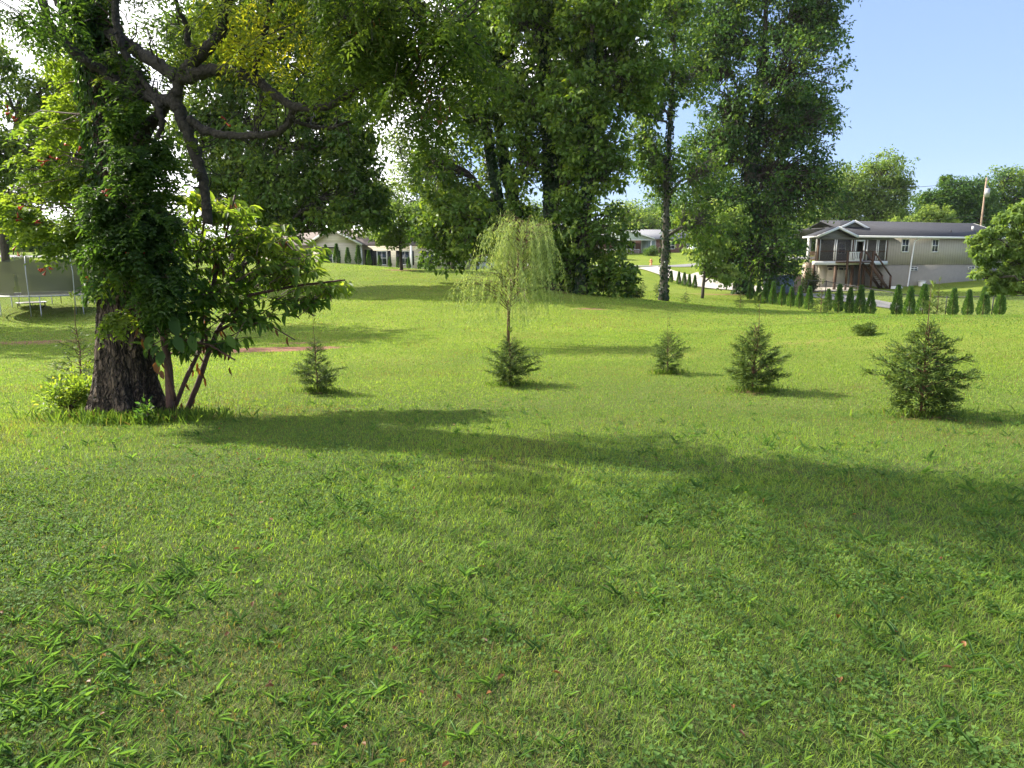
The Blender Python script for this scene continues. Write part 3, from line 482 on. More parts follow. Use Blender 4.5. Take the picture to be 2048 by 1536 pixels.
    limb([(215, 100, 11, 8.4), (260, 150, 10, 8.1), (295, 190, 9, 7.9), (318, 215, 9, 7.8), (325, 250, 8, 7.8), (315, 275, 6, 7.8)])
    limb([(232, -40, 10, 8.0), (230, 40, 10, 8.0), (250, 110, 9, 8.0), (300, 180, 8, 7.9), (322, 215, 8, 7.8)])
    limb([(250, 330, 20, 8.45), (285, 270, 18, 8.2), (320, 225, 17, 8.0), (350, 190, 17, 7.85)])
    limb([(390, -30, 5, 6.9), (560, -20, 5, 6.6), (700, 10, 4, 6.4), (800, 20, 3.5, 6.2), (900, 60, 3, 6.1), (960, 90, 2, 6.0)])
    # foliage: pinnate leaves on drooping sprays
    lb = MB(); tb = MB()
    for C_ in ends:   # fine side twigs, some of them leafy
        for q in range(int(3 + np.linalg.norm(C_[-1] - C_[0]) * 5)):
            st = C_[g.integers(2, len(C_) - 1)]; L_ = .15 + .35 * g.random(); d_ = unit(rdir(1, g)[0] + np.array([.2, -.1, .1])); en = st + d_ * L_; cv = curve(st, en, .12, 7, g, .05); tb.tube(cv, np.linspace(.010, .002, 7), 5, g=g, cap=False)
            if g.random() < .18:
                B = cv[[3, 5, 6]]; fronds(lb, B, d_ + rdir(3, g) * .6 - [0, 0, .4], np.array([0, 0, 1.]) + .5 * rdir(3, g), .16, 5, .055, .02, np.full(3, .45 + .25 * g.random()), 'q', 1.0, .3, g)
    def mass(u, v, ru, rv, d, nf, t0, hang=.9, dr=.8, sz=1.4):
        nf = int(nf * (.22 if u > 600 else .19)); t0 = min(.92, t0 - .12 if t0 < .65 else t0)
        c = px(u, v, d); rx = ru * d / F; rz = rv * d / F; nt = max(3, nf // 9)
        C = rdir(nt, g) * g.random((nt, 1)) ** .45 * np.array([rx, dr, rz]) + c
        td = g.random(nt) * 6.283; TD = np.stack([np.cos(td), np.sin(td), -.35 * np.ones(nt)], 1)
        for q in range(nt): tb.tube(np.array([C[q] - TD[q] * .28 + [0, 0, .06], C[q], C[q] + TD[q] * .25 - [0, 0, .08]]), [.006, .004, .002], 4, g=g, cap=False)
        k = g.integers(0, nt, nf); f = g.random((nf, 1)) * .55 - .25; B = C[k] + TD[k] * f; az = g.random(nf) * 6.283
        T = np.stack([np.cos(az), np.sin(az), -hang * (.4 + .8 * g.random(nf))], 1); N = np.tile([0, 0, 1.], (nf, 1)) + .6 * rdir(nf, g)
        ct = g.normal(size=nt) * .10
        fronds(lb, B, T, N, sz * (.17 + .08 * g.random(nf)), 6, .048 * sz, .017 * sz, np.clip(t0 + ct[k] + .06 * g.normal(size=nf), 0, 1), 'q', 1.0, .3, g)
    for a in [(700, 20, 110, 60, 6.4, 700, .45), (800, 60, 80, 80, 6.2, 700, .5), (900, 40, 80, 60, 6.1, 650, .42), (940, 100, 45, 45, 6.0, 260, .42), (760, 130, 60, 55, 6.5, 420, .55), (850, 160, 50, 60, 6.3, 330, .6), (820, 230, 45, 45, 6.4, 230, .55), (870, 250, 30, 35, 6.4, 130, .55),
              (500, 60, 60, 50, 7.4, 380, .82), (570, 40, 60, 50, 7.2, 380, .86), (600, 100, 45, 30, 7.2, 170, .8), (450, 30, 50, 40, 7.8, 260, .7), (330, 60, 80, 60, 8.6, 420, .55), (390, 130, 60, 40, 8.4, 200, .5), (280, -20, 90, 60, 8.4, 400, .4), (100, 10, 70, 40, 7.5, 300, .35), (20, 60, 50, 35, 8.0, 200, .35), (30, 20, 60, 30, 7.0, 220, .3),  # yellow tint of the first masses paints sunlight on the leaves
              (650, -60, 160, 60, 6.6, 700, .45), (850, -60, 120, 60, 6.1, 500, .45), (450, -80, 140, 60, 7.2, 500, .45), (550, 150, 60, 30, 7.8, 120, .6), (700, 90, 60, 50, 6.6, 300, .5), (680, 160, 40, 35, 7.0, 120, .6)]: mass(*a)
    # the part of the crown above the picture: what throws the dappled shade on the lawn
    for (x, y, zz, r_, nf) in [(-5.5, 8.5, 7.5, 2.2, 750), (-3.0, 7.5, 7.2, 2.0, 700), (-1.0, 6.5, 6.4, 1.8, 550), (-6.5, 6.5, 7.0, 2.2, 700), (-4.5, 5.5, 7.4, 2.2, 700), (-2.6, 8.2, 8.6, 1.6, 200), (-5.5, 7.0, 10, 2.4, 300), (-3.0, 6.0, 9.4, 2.2, 600), (-8.5, 8.0, 8.2, 2.4, 700), (-8.2, 5.0, 7.0, 2.2, 700), (-9.5, 3.5, 6.2, 2.0, 500), (-7.0, 3.0, 6.2, 2.0, 500)]:
        v = px(CU, CV, 1)  # world-space masses, pushed through the same routine
        nf = int(nf * .19); nt = nf // 3; C = rdir(nt, g) * g.random((nt, 1)) ** .4 * np.array([r_ * 1.45, r_ * 1.45, r_ * .8]) + np.array([x, y, zz]); k = g.integers(0, nt, nf); az = g.random(nf) * 6.283
        T = np.stack([np.cos(az), np.sin(az), -.3 * np.ones(nf)], 1); B = C[k] + g.normal(size=(nf, 3)) * .35
        for q in range(0, nt, 6): tb.tube(curve(px(160, -200, 8.5), C[q], .05, 5, g), [.012, .009, .007, .005, .003], 4, g=g, cap=False)
        fronds(lb, B, T, np.tile([0, 0, 1.], (nf, 1)) + .6 * rdir(nf, g), .26, 4, .085, .032, np.clip(.5 + .1 * g.normal(size=nf), 0, 1), 'q', 1.0, .3, g)
    rel(root, lb).build('crown', M['leaf_hero'], root); rel(root, tb).build('twigs', M['limb'], root)
    db = MB(); n = 150; c = g.integers(0, 5, n); cen = P3([(760, 60, 6.3), (885, 70, 6.1), (715, 60, 6.4), (870, 230, 6.3), (850, 130, 6.3)])
    P = cen[c] + g.normal(size=(n, 3)) * np.array([.06, .1, .13]); leaves(db, P, np.array([0, 0, -1.]) + .35 * rdir(n, g), rdir(n, g), .07, .014, g.random(n), 'q'); tag(rel(root, db).build('seed_pods', M['leaf_dead'], root), kind='stuff')
    return root
hero()

def vine():
    g = np.random.default_rng(9); base = gp(215, 838, 8.2)
    root = empty('trumpet_vine', 'trumpet vine with red orange flowers smothering the old trunk', 'vine', base)
    lb = MB(); tb = MB()
    L_ = [(140, 140, 60, 75, 8.7, 330, .7), (165, 60, 50, 60, 8.8, 260, .75), (125, 250, 55, 70, 8.5, 380, .62), (170, 220, 50, 60, 8.7, 300, .7), (95, 340, 40, 50, 8.4, 240, .55), (160, 340, 65, 55, 8.3, 420, .5), (90, 425, 65, 45, 8.2, 420, .6), (160, 450, 60, 50, 8.1, 420, .5), (150, 480, 50, 22, 8.1, 200, .6), (60, 400, 45, 35, 8.3, 200, .7), (230, 620, 45, 25, 7.9, 150, .6),  # lighter tint paints sunlight onto the outer left sprays
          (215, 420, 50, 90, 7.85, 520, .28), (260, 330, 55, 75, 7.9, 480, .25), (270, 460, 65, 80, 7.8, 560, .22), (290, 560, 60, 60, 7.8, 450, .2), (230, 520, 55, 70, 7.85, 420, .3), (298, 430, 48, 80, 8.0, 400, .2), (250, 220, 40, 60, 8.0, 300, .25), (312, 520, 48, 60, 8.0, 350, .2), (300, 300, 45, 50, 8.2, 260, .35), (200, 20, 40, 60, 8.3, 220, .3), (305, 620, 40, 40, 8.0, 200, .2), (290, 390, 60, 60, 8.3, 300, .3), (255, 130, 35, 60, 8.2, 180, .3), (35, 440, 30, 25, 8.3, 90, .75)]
    for (u, v, ru, rv, d, nf, t0) in L_:
        nf = int(nf * (.26 if t0 > .45 else .42)); t0 = t0 * 1.15; c = px(u, v, d); rx = max(14, ru * .9 - 24) * d / F; rz = max(18, rv - 16) * d / F; nt = max(3, nf // 10)
        C = rdir(nt, g) * g.random((nt, 1)) ** .5 * np.array([rx, min(.45, rx), rz]) + c
        k = g.integers(0, nt, nf); sd_ = C - px(240, v, 8.5); sd_[:, 2] = 0; TD = unit(sd_ + g.normal(size=(nt, 3)) * .25); f = g.random((nf, 1)) * .35; B = C[k] + TD[k] * f - np.array([0, 0, .15]) * f
        az = g.random(nf) * 6.283; T = TD[k] * .7 + np.stack([np.cos(az), np.sin(az), -.45 - .5 * g.random(nf)], 1)
        for q in range(0, nt, 2): tb.tube(curve(px(240 + g.normal() * 15, v + 20 + 20 * g.random(), 8.3), C[q] + TD[q] * .3, .12, 5, g), [.008, .006, .005, .004, .002], 4, g=g, cap=False)
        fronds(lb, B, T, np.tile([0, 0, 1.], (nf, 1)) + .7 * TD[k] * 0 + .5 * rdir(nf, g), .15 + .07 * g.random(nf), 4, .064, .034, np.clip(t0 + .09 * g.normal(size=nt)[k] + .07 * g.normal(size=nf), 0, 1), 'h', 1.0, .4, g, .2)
    # leaves hugging the bark all the way up
    n = 5200; k = g.random(n); V_ = 600 - 800 * k; U_ = np.interp(-V_, [-620, -480, -350, -230, -130, -30, 80, 250], [250, 248, 240, 228, 205, 180, 165, 150]); RR = np.interp(-V_, [-620, -350, 0, 250], [.33, .28, .2, .13])
    C = np.array([px(a, b, 8.5) for a, b in zip(U_, V_)]); az = g.random(n) * 6.283; O = np.stack([np.cos(az), np.sin(az), 0 * az], 1); P = C + O * (RR * (.95 + .5 * n1(az * 1.5, V_ / 40.) + .15 * g.random(n)))[:, None]
    leaves(lb, P, np.array([0, 0, -1.]) + .5 * O + .5 * rdir(n, g), O + .5 * rdir(n, g), .06 + .04 * g.random(n), .04, np.clip(.12 + .1 * g.normal(size=n), 0, 1), 'h')
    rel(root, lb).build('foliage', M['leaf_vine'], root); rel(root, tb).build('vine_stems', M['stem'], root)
    for (u, v, d, n) in [(22, 228, 7.9, 7), (145, 292, 7.9, 4), (100, 322, 7.9, 5), (118, 318, 7.95, 4), (48, 413, 7.9, 4), (40, 432, 7.85, 3), (88, 445, 7.8, 3), (218, 384, 7.5, 6), (270, 506, 7.5, 5), (100, 542, 7.6, 9), (182, 566, 7.6, 5), (30, 500, 7.8, 4), (452, 240, 7.6, 3)]:
        m = MB(); c = px(u, v, d)
        for q in range(max(2, int(n * .65))):
            o = c + g.normal(size=3) * np.array([.03, .03, .018]); dr = unit(np.array([g.normal() - .4, g.normal() * .6 - .3, -.3 + .4 * g.normal()])); L2 = .05 + .02 * g.random()
            m.tube([o, o + dr * L2 * .5, o + dr * L2 * .9, o + dr * L2], [.003, .006, .009, .016], 8, g.random(), g=g)
        tb2 = rel(root, m).build('flower_cluster', M['flower'], root)
    return root
vine()

def poke():
    g = np.random.default_rng(21); base = gp(368, 828, 8.4)
    root = empty('leafy_shrub', 'big sprawling shrub with long drooping yellow green leaves right of the old trunk', 'shrub', base)
    sb = MB(); lb = MB(); db = MB(); tips = []
    stems = [[(342, 825, 11, 8.3), (338, 740, 10, 8.3), (325, 650, 9, 8.3), (330, 540, 7, 8.3), (360, 440, 4, 8.4)], [(348, 818, 6, 8.4), (375, 750, 6, 8.5), (400, 700, 5, 8.6), (420, 600, 4, 8.8), (440, 480, 3, 9)], [(372, 826, 7, 8.6), (395, 770, 7, 8.6), (415, 710, 7, 8.7), (440, 650, 5, 8.8), (500, 590, 4, 8.9), (600, 570, 3, 8.9), (690, 560, 2, 8.8)],
             [(350, 800, 5, 8.2), (330, 720, 5, 8.0), (290, 680, 5, 7.9), (260, 640, 3, 7.9)], [(415, 700, 5, 8.7), (405, 620, 5, 8.8), (390, 560, 4, 8.9), (410, 430, 3, 9)], [(430, 665, 4, 8.7), (480, 640, 3, 8.6), (540, 650, 2, 8.5), (590, 680, 1.5, 8.4)], [(420, 600, 4, 8.8), (500, 520, 3, 9), (560, 480, 2, 9.1), (620, 520, 1.5, 9.1)], [(420, 600, 4, 8.8), (450, 480, 3, 9.1), (470, 390, 2, 9.2)], [(325, 650, 6, 8.3), (370, 680, 4, 8.2), (420, 690, 3, 8.1), (470, 720, 2, 8.0)]]
    for s in stems:
        Q = P3([(u, v, d) for u, v, r_, d in s]); t = np.linspace(0, 1, len(Q)); t2 = np.linspace(0, 1, len(Q) * 4); C = np.stack([np.interp(t2, t, Q[:, i]) for i in range(3)], 1); sb.tube(C, np.interp(t2, t, [r_ * d / F for u, v, r_, d in s]) * .8, 8, rough=.06, g=g)
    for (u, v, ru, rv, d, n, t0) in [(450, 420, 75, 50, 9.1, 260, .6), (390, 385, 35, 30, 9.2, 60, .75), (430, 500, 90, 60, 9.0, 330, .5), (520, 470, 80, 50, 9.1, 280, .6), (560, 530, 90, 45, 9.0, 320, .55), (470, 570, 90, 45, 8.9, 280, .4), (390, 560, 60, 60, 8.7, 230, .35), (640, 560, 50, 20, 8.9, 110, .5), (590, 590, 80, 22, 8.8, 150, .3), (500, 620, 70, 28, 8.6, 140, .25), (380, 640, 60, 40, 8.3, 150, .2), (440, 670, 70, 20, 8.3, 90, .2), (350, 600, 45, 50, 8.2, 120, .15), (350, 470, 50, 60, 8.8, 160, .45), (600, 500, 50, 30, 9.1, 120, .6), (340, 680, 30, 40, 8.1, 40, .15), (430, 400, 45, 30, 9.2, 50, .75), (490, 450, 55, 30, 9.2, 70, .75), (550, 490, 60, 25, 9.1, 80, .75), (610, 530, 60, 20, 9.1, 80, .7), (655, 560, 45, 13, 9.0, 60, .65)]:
        n = int(n * .85); c = px(u, v + 14, d); nt = max(3, n // 9); C = rdir(nt, g) * g.random((nt, 1)) ** .5 * np.array([max(15, ru - 14) * d / F, .5, max(12, rv - 8) * d / F]) + c
        az = g.normal(size=nt) * 1.1 + .1; TD = np.stack([np.cos(az), np.sin(az) * .8, .1 * np.ones(nt)], 1)
        for q in range(nt): sb.tube(np.array([C[q] - TD[q] * .3 - [0, 0, .12], C[q], C[q] + TD[q] * .22]), [.006, .004, .002], 5, g=g, cap=False)
        k = g.integers(0, nt, n); f = g.random((n, 1)) * .5 - .25; B = C[k] + TD[k] * f; a2 = g.random(n) * 6.283
        T = TD[k] * .8 + np.stack([np.cos(a2), np.sin(a2), -.55 + .5 * g.normal(size=n)], 1); L2 = .10 + .08 * g.random(n)
        leaves(lb, B, T, np.array([0, 0, 1.]) + .6 * rdir(n, g), L2, L2 * .36, np.clip(t0 + .12 * g.normal(size=n), 0, 1), 'h', .35, .15)
    # a few very big leaves low on the near side and the hanging dead ones
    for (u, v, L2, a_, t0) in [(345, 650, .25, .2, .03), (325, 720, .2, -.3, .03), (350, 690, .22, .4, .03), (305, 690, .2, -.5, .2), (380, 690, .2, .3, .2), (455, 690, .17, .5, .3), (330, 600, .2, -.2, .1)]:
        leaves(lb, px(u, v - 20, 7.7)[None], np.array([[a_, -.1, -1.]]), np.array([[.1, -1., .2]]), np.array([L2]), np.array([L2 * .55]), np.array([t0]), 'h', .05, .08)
    leaves(db, P3([(312, 722, 7.75), (322, 740, 7.7)]), np.array([[.1, -.1, -1.], [.2, -.1, -1]]), np.array([[.2, -1., .1], [0, -1., .3]]), np.array([.15, .11]), np.array([.08, .06]), np.array([.45, .3]), 'h')
    n = 110; B = []
    for i in range(n):
        s = stems[g.integers(0, len(stems))]; k = g.integers(0, len(s) - 1); f = g.random(); B.append(px(s[k][0] * (1 - f) + s[k + 1][0] * f, s[k][1] * (1 - f) + s[k + 1][1] * f, s[k][3]))
    leaves(db, np.array(B) + g.normal(size=(n, 3)) * .03, np.array([0, 0, -1.]) + .3 * rdir(n, g), rdir(n, g), .07 + .07 * g.random(n), .03, g.random(n), 'h', .3, .3)
    rel(root, sb).build('stems', M['stem'], root, True); rel(root, lb).build('foliage', M['leaf_poke'], root); rel(root, db).build('dead_leaves', M['leaf_dead'], root)
poke()

def willow():
    g = np.random.default_rng(31); D = 17; base = gp(1016, 695, D)
    root = empty('weeping_willow', 'young weeping willow with a thin trunk and pale trailing strands', 'tree', base); tb = MB(); lb = MB(); st_ = MB()
    P = P3([(1016, 700, D), (1017, 640, D), (1019, 600, D), (1030, 555, D), (1042, 500, D), (1052, 462, D)]); P[0][2] = base[2] - .1; tb.tube(P, np.array([3.6, 3.1, 2.7, 2.1, 1.5, .8]) * D / F, 8, rough=.04)
    ns = 92; sprd = 0
    for i in range(ns):
        t = .08 + .90 * g.random() ** .9; h = t * (len(P) - 1 - 1) + 1; k = min(int(h), len(P) - 2); st = P[k] * (1 - h + k) + P[k + 1] * (h - k)
        az = g.random() * 6.283; low = t < .4
        rr = (.5 + .95 * g.random()) * (1.05 - .5 * t) + (.35 if low else 0); rise = (.15 + .30 * g.random()) if low else (.3 + .55 * g.random()) * (1.05 - .4 * t)
        en = st + np.array([math.cos(az) * rr, math.sin(az) * rr, rise]); br = curve(st, en, .22, 7, g, .03); tb.tube(br, np.linspace(.012, .003, 7), 5, g=g, cap=False)
        for s in range(6 if low else 9):
            q = br[g.integers(2, 7)] + g.normal(size=3) * .05; L_ = (.35 + .6 * g.random()) if low else (.35 + 1.25 * g.random() ** 1.6); m = 10; tt = np.linspace(0, 1, m)[:, None]
            out = np.array([math.cos(az), math.sin(az), 0]) * (.1 + .22 * g.random()) + g.normal(size=3) * .08; out[2] = 0
            S = q + out * np.sqrt(tt) - np.array([0, 0, 1.]) * L_ * tt ** 1.25; S = S[S[:, 2] > base[2] + .45]
            if len(S) < 3: continue
            st_.tube(S, np.linspace(.003, .0012, len(S)), 3, a=.7, g=g, cap=False)
            nl = int(26 * L_) + 4; f = g.random(nl) * (len(S) - 1.01); i0 = f.astype(int); B = S[i0] * (1 - (f - i0))[:, None] + S[i0 + 1] * (f - i0)[:, None]
            leaves(lb, B, np.array([0, 0, -1.]) * .9 + rdir(nl, g) * .6, rdir(nl, g), .055 + .04 * g.random(nl), .0125, np.clip(.5 + .35 * g.normal() * .5 + .15 * g.normal(size=nl), 0, 1), 'q', .1)
    rel(root, tb).build('trunk', M['twig'], root); rel(root, lb).build('crown', M['leaf_willow'], root); rel(root, st_).build('strands', M['leaf_willow'], root)
willow()

def conifer_mesh(seed, H_, R_, nb=60, bare=.12, leader=.3, up=.75, skirt=.55, dens=1.):
    g = np.random.default_rng(seed); tb = MB(); lb = MB()
    tb.tube(curve((0, 0, -.03), (g.normal() * .02, g.normal() * .02, H_ * (1 + leader)), 0, 9, g, .006), np.linspace(.016, .0015, 9) ** 1.0 * (H_ / 1.3), 7, g=g)
    P = []; T = []; N = []; S_ = []; A = []
    for b in range(nb):
        t = (b + g.random()) / nb; h = H_ * (.05 + .95 * t); prof = (skirt + (1 - skirt) * min(1, t * 3.2)) if t < .3 else (1 - (t - .3) / .78) ** 1.35
        r = max(.07, R_ * prof * (.5 + .85 * g.random())); az = b * 2.4 + g.normal() * .3; d = np.array([math.cos(az), math.sin(az), 0])
        el = up * (.35 + 1.1 * t * t) * (.8 + .4 * g.random()); st = np.array([0, 0, h * .82]); en = st + d * r + np.array([0, 0, r * el]); br = curve(st, en, .05, 8, g, .015)
        tb.tube(br, np.linspace(.006, .0015, 8) * (H_ / 1.3), 5, g=g, cap=False)
        m = int(22 * dens * (.35 + r / R_) * (1.15 - .55 * t)); f = .15 + .85 * g.random(m) ** .75; i0 = np.minimum((f * 7).astype(int), 6); ff = (f * 7 - i0)[:, None]; B = br[i0] * (1 - ff) + br[i0 + 1] * ff
        side = np.cross(d, [0, 0, 1.]); sg = np.where(g.random(m) < .5, 1, -1)[:, None]; SD = unit(d * .75 + side * sg * .65 + np.array([0, 0, 1.]) * (.35 + .2 * g.normal(size=(m, 1))) + .2 * g.normal(size=(m, 3)))
        L_ = R_ * .34 * (1.15 - .6 * f) * (1.15 - .5 * t) * (.6 + .6 * g.random(m)); k = 7
        for j in range(k):
            fj = (j + .3) / k; Bj = B + SD * (L_ * fj)[:, None] - np.array([0, 0, 1.]) * (L_ * fj * fj * .25)[:, None]; dd = unit(SD + np.cross(SD, rdir(m, g)) * .75)
            P.append(Bj); T.append(dd); N.append(rdir(m, g) * .6 + [0, 0, 1.]); S_.append(L_ * .40); A.append(np.clip(.36 + .30 * f + .16 * g.normal(size=m) + (.25 if fj > .7 else 0) - .55 * (g.random(m) < .03), 0, 1))
    # sparse shoots on the bare leader
    n = 16; hh = H_ * (1 + leader * g.random(n)); az = g.random(n) * 6.283; P.append(np.stack([0 * hh, 0 * hh, hh], 1)); T.append(np.stack([np.cos(az), np.sin(az), 1.1 * np.ones(n)], 1)); N.append(rdir(n, g)); S_.append(np.full(n, R_ * .16)); A.append(np.full(n, .9))
    P = np.concatenate(P); T = np.concatenate(T); N = np.concatenate(N); S = np.concatenate(S_); A = np.concatenate(A)
    leaves(lb, P, T, N, S, S * .24 + .002, A, 'q', .1, .1)
    return tb.mesh('trunk'), lb.mesh('foliage')
def place_mesh_plant(name, label, cat, loc, tm, lm, mt, ml, rz=0, group=None, sc=1.):
    root = empty(name, label, cat, loc, rz, group); root.scale = (sc,) * 3
    for nm, me, m in (('trunk', tm, mt), ('foliage', lm, ml)):
        o = bpy.data.objects.new(nm, me); 
        if not me.materials: me.materials.append(m)
        COL.objects.link(o); o.parent = root
    return root
GC = 'young conifers planted across the lawn'
cons = [(1840, 838, 8, 1.24, .56, 80, .22, 'largest young conifer with wide feathery boughs and a bare leader, far right', .8, .62), (1505, 780, 10, 1.08, .45, 74, .28, 'dense young conifer with a thin pale leader, second from the right in the front row', 1.0, .7), (1335, 747, 12, .80, .34, 40, .28, 'small ragged young conifer in the middle right of the front row', 1.2, .5),
        (1020, 772, 11, .82, .42, 60, .12, 'bushy young conifer directly in front of the willow trunk', 1.1, .8), (635, 789, 10.5, .92, .36, 50, .2, 'narrow young conifer between the leafy shrub and the willow', .7, .8), (168, 815, 9.6, 1.25, .50, 40, .2, 'sparse conifer sapling half hidden behind the old tree trunk', .6, .6)]
for i, (u, v, D, h, r_, nb, ld, lab, up, sk) in enumerate(cons):
    tm, lm = conifer_mesh(100 + i, h, r_, nb, leader=ld, up=up, skirt=sk, dens=1.25 if i < 5 else .6); place_mesh_plant('young_conifer', lab, 'conifer', gp(u, v, D), tm, lm, M['twig'], M['leaf_con'], i, GC)
tm, lm = conifer_mesh(140, 1.3, .55, 34, leader=.15, dens=.8)
for i, (u, v, D, sc, lab) in enumerate([(1641, 631, 38, 1.25, 'light green conifer sapling in front of the arborvitae row'), (1480, 618, 44, .8, 'tiny conifer sapling on the grass below the enormous dark tree'), (1371, 609, 43, .65, 'tiny dark conifer sapling right of the slender grey tree'), (1286, 559, 62, .75, 'pale conifer sapling near the kerb left of the slender grey tree'), (1313, 566, 60, .7, 'small conifer sapling tucked just behind the slender grey tree'),
        (46, 534, 47, 1.0, 'dark conifer sapling behind the trampoline net'), (1873, 631, 36.5, 1.35, 'pale green conifer standing within the right group of arborvitae')]):
    place_mesh_plant('conifer_sapling', lab, 'conifer', gp(u, v, D), tm, lm, M['twig'], M['leaf_con'], i * 1.3, 'small conifer saplings farther back', sc)

def arb_mesh(seed, H_=1.5, R_=.36, n=2600):
    g = np.random.default_rng(seed); tb = MB(); tb.tube([(0, 0, -.05), (0, 0, H_ * .5), (0, 0, H_ * .9)], [.03, .02, .01], 6); lb = MB()
    t = g.random(n) ** .8; prof = np.where(t < .18, .62 + t / .18 * .38, (1 - (t - .18) / .82) ** 1.0); az = g.random(n) * 6.283; rr = R_ * prof * (.86 + .14 * n2(az * 2 + seed, t * 9)) * (.72 + .28 * g.random(n) ** .5)
    O = np.stack([np.cos(az), np.sin(az), 0 * az], 1); P = O * rr[:, None]; P[:, 2] = .05 + t * (H_ - .1); P[:, :2] += .028 * g.normal(size=(n, 2))
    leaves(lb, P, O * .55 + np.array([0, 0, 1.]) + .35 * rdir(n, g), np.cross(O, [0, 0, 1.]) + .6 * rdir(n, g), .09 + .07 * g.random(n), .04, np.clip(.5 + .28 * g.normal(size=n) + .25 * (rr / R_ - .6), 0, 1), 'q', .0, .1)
    k = 260; az = g.random(k) * 6.283; O = np.stack([np.cos(az), np.sin(az), 0 * az], 1); P = O * .015; P[:, 2] = H_ * (.88 + .1 * g.random(k)); leaves(lb, P, O * .3 + [0, 0, 1.], rdir(k, g), .1, .03, np.full(k, .6))
    return tb.mesh('trunk'), lb.mesh('foliage')
arbs = [arb_mesh(200 + i, 1.55, .25 + .025 * i) for i in range(3)]
ORD = ['first', 'second', 'third', 'fourth', 'fifth', 'sixth', 'seventh', 'eighth', 'ninth', 'tenth', 'eleventh']
def arb(u, v, D, vt, lab, grp, i):
    p = gp(u, v, D); p[2] = px(u, v, D)[2] if False else p[2]; tm_, lm_ = arbs[i % 3]; sc = ((v - vt) * D / F) / 1.5
    place_mesh_plant('arborvitae', lab, 'arborvitae', p, tm_, lm_, M['twig'], M['leaf_arb'], i * .9, grp, sc)
GA = 'arborvitae row before the grey house'
row = [(1499, 603, 58, 568), (1516, 605.6, 56, 568), (1529.5, 608, 55, 570), (1544.5, 611, 54, 568), (1563, 613, 52.5, 574), (1581, 615, 51, 576), (1598, 616, 50, 574), (1617, 618, 48.5, 573), (1655, 614, 47, 571), (1676, 621.6, 45.5, 567)]
for i, (u, v, D, t) in enumerate(row): arb(u, v, D, t, ORD[i] + ' dark cone arborvitae from the left in the row below the grey house', GA, i)
row = [(1698, 623.5, 44.5, 573), (1719, 625, 43.5, 569), (1740, 627, 42.5, 579)]
for i, (u, v, D, t) in enumerate(row): arb(u, v, D, t, ORD[i] + ' of three arborvitae just left of the gap in the row', GA, i)
row = [(1792, 630.6, 40.5, 571), (1817, 632, 39.5, 574), (1844, 632, 38.7, 570), (1904, 631, 38, 576), (1934, 631, 37.5, 579), (1965, 631, 37, 574), (1998, 631, 36.5, 573)]
for i, (u, v, D, t) in enumerate(row): arb(u, v, D, t, ORD[i] + ' large arborvitae to the right of the gap in the row', GA, i)
row = [(1342, 572, 77, 550), (1357, 573.5, 76, 549), (1368, 575, 75, 549), (1378, 576.5, 74, 551), (1389, 577.5, 73, 552)]
for i, (u, v, D, t) in enumerate(row): arb(u, v, D, t, ORD[i] + ' small arborvitae from the left beside the pale driveway', 'small arborvitae beside the driveway', i)
row = [(652, 523.6, 490), (674, 525.6, 489), (696, 527.7, 497), (717, 529.7, 493), (738, 531, 502), (759.5, 532, 511), (780, 534, 514), (796, 536, 516), (817.5, 537, 515), (839, 539, 517), (858.5, 540.6, 515)]
for i, (u, v, t) in enumerate(row): arb(u, v, 60, t, ORD[i] + ' slim arborvitae from the left in front of the beige house', 'arborvitae row before the beige house', i)
for i, (u, v, t, D, lab) in enumerate([(1178, 562, 540, 66, 'small arborvitae glimpsed right of the flaring trunk'), (1150, 560, 538, 66, 'arborvitae mostly hidden by the flaring trunk'), (26, 500, 440, 62, 'tall arborvitae by the far left tree trunk'), (-5, 500, 440, 62, 'tall arborvitae at the left edge of the picture')]): arb(u, v, D, t, lab, None, i)

def litter():
    g = np.random.default_rng(77); n = 420; y = 1.8 + 12 * g.random(n) ** 1.2; x = (g.random(n) * 2 - 1) * (y * .85 + .5); k = g.random(n) < np.where(x < 0, .9, .45); x = x[k]; y = y[k]; n = len(x)
    P = np.stack([x, y, H(x, y) + .022 + .012 * g.random(n)], 1); T = rdir(n, g); T[:, 2] *= .25; m = MB(); leaves(m, P, T, np.array([0, 0, 1.]) + .4 * rdir(n, g), .018 + .022 * g.random(n), .013 + .008 * g.random(n), g.random(n), 'h', .2, .3)
    tag(m.build('fallen_leaves', M['leaf_dead']), 'small brown and orange fallen leaves scattered on the lawn', 'leaves', kind='stuff')
litter()
def bush(name, label, u, v, D, rx, rz, n, leaf, ls, seed, tint=.4, asp=.5, cat='bush', up=.3, group=None):
    g = np.random.default_rng(seed); b = gp(u, v, D); root = empty(name, label, cat, b, 0, group); lb = MB(); sb = MB()
    nc = 14; C = rdir(nc, g) * np.array([rx * .7, rx * .6, rz * .5]) * g.random((nc, 1)) ** .4 + [0, 0, rz * .5]; k = g.integers(0, nc, n); o = rdir(n, g); P = C[k] + o * np.array([rx, rx, rz]) * .33 * (g.random((n, 1)) ** .5); P[:, 2] = np.maximum(P[:, 2], .01)
    for c in C: sb.tube(curve((0, 0, 0), c, .1, 5, g), [.012, .01, .007, .004, .002], 5, g=g, cap=False)
    leaves(lb, P, o + [0, 0, up], np.array([0, 0, 1.]) + rdir(n, g) * .8, ls * (.7 + .6 * g.random(n)), ls * asp, np.clip(tint + .18 * g.normal(size=n), 0, 1)); sb.build('stems', M['stem'], root); lb.build('foliage', M[leaf], root)
    return root
bush('juniper_bush', 'low spreading dark green bush alone on the sunlit lawn at right', 1728, 673, 16, .34, .24, 3000, 'leaf_con', .06, 300, .75, .25)
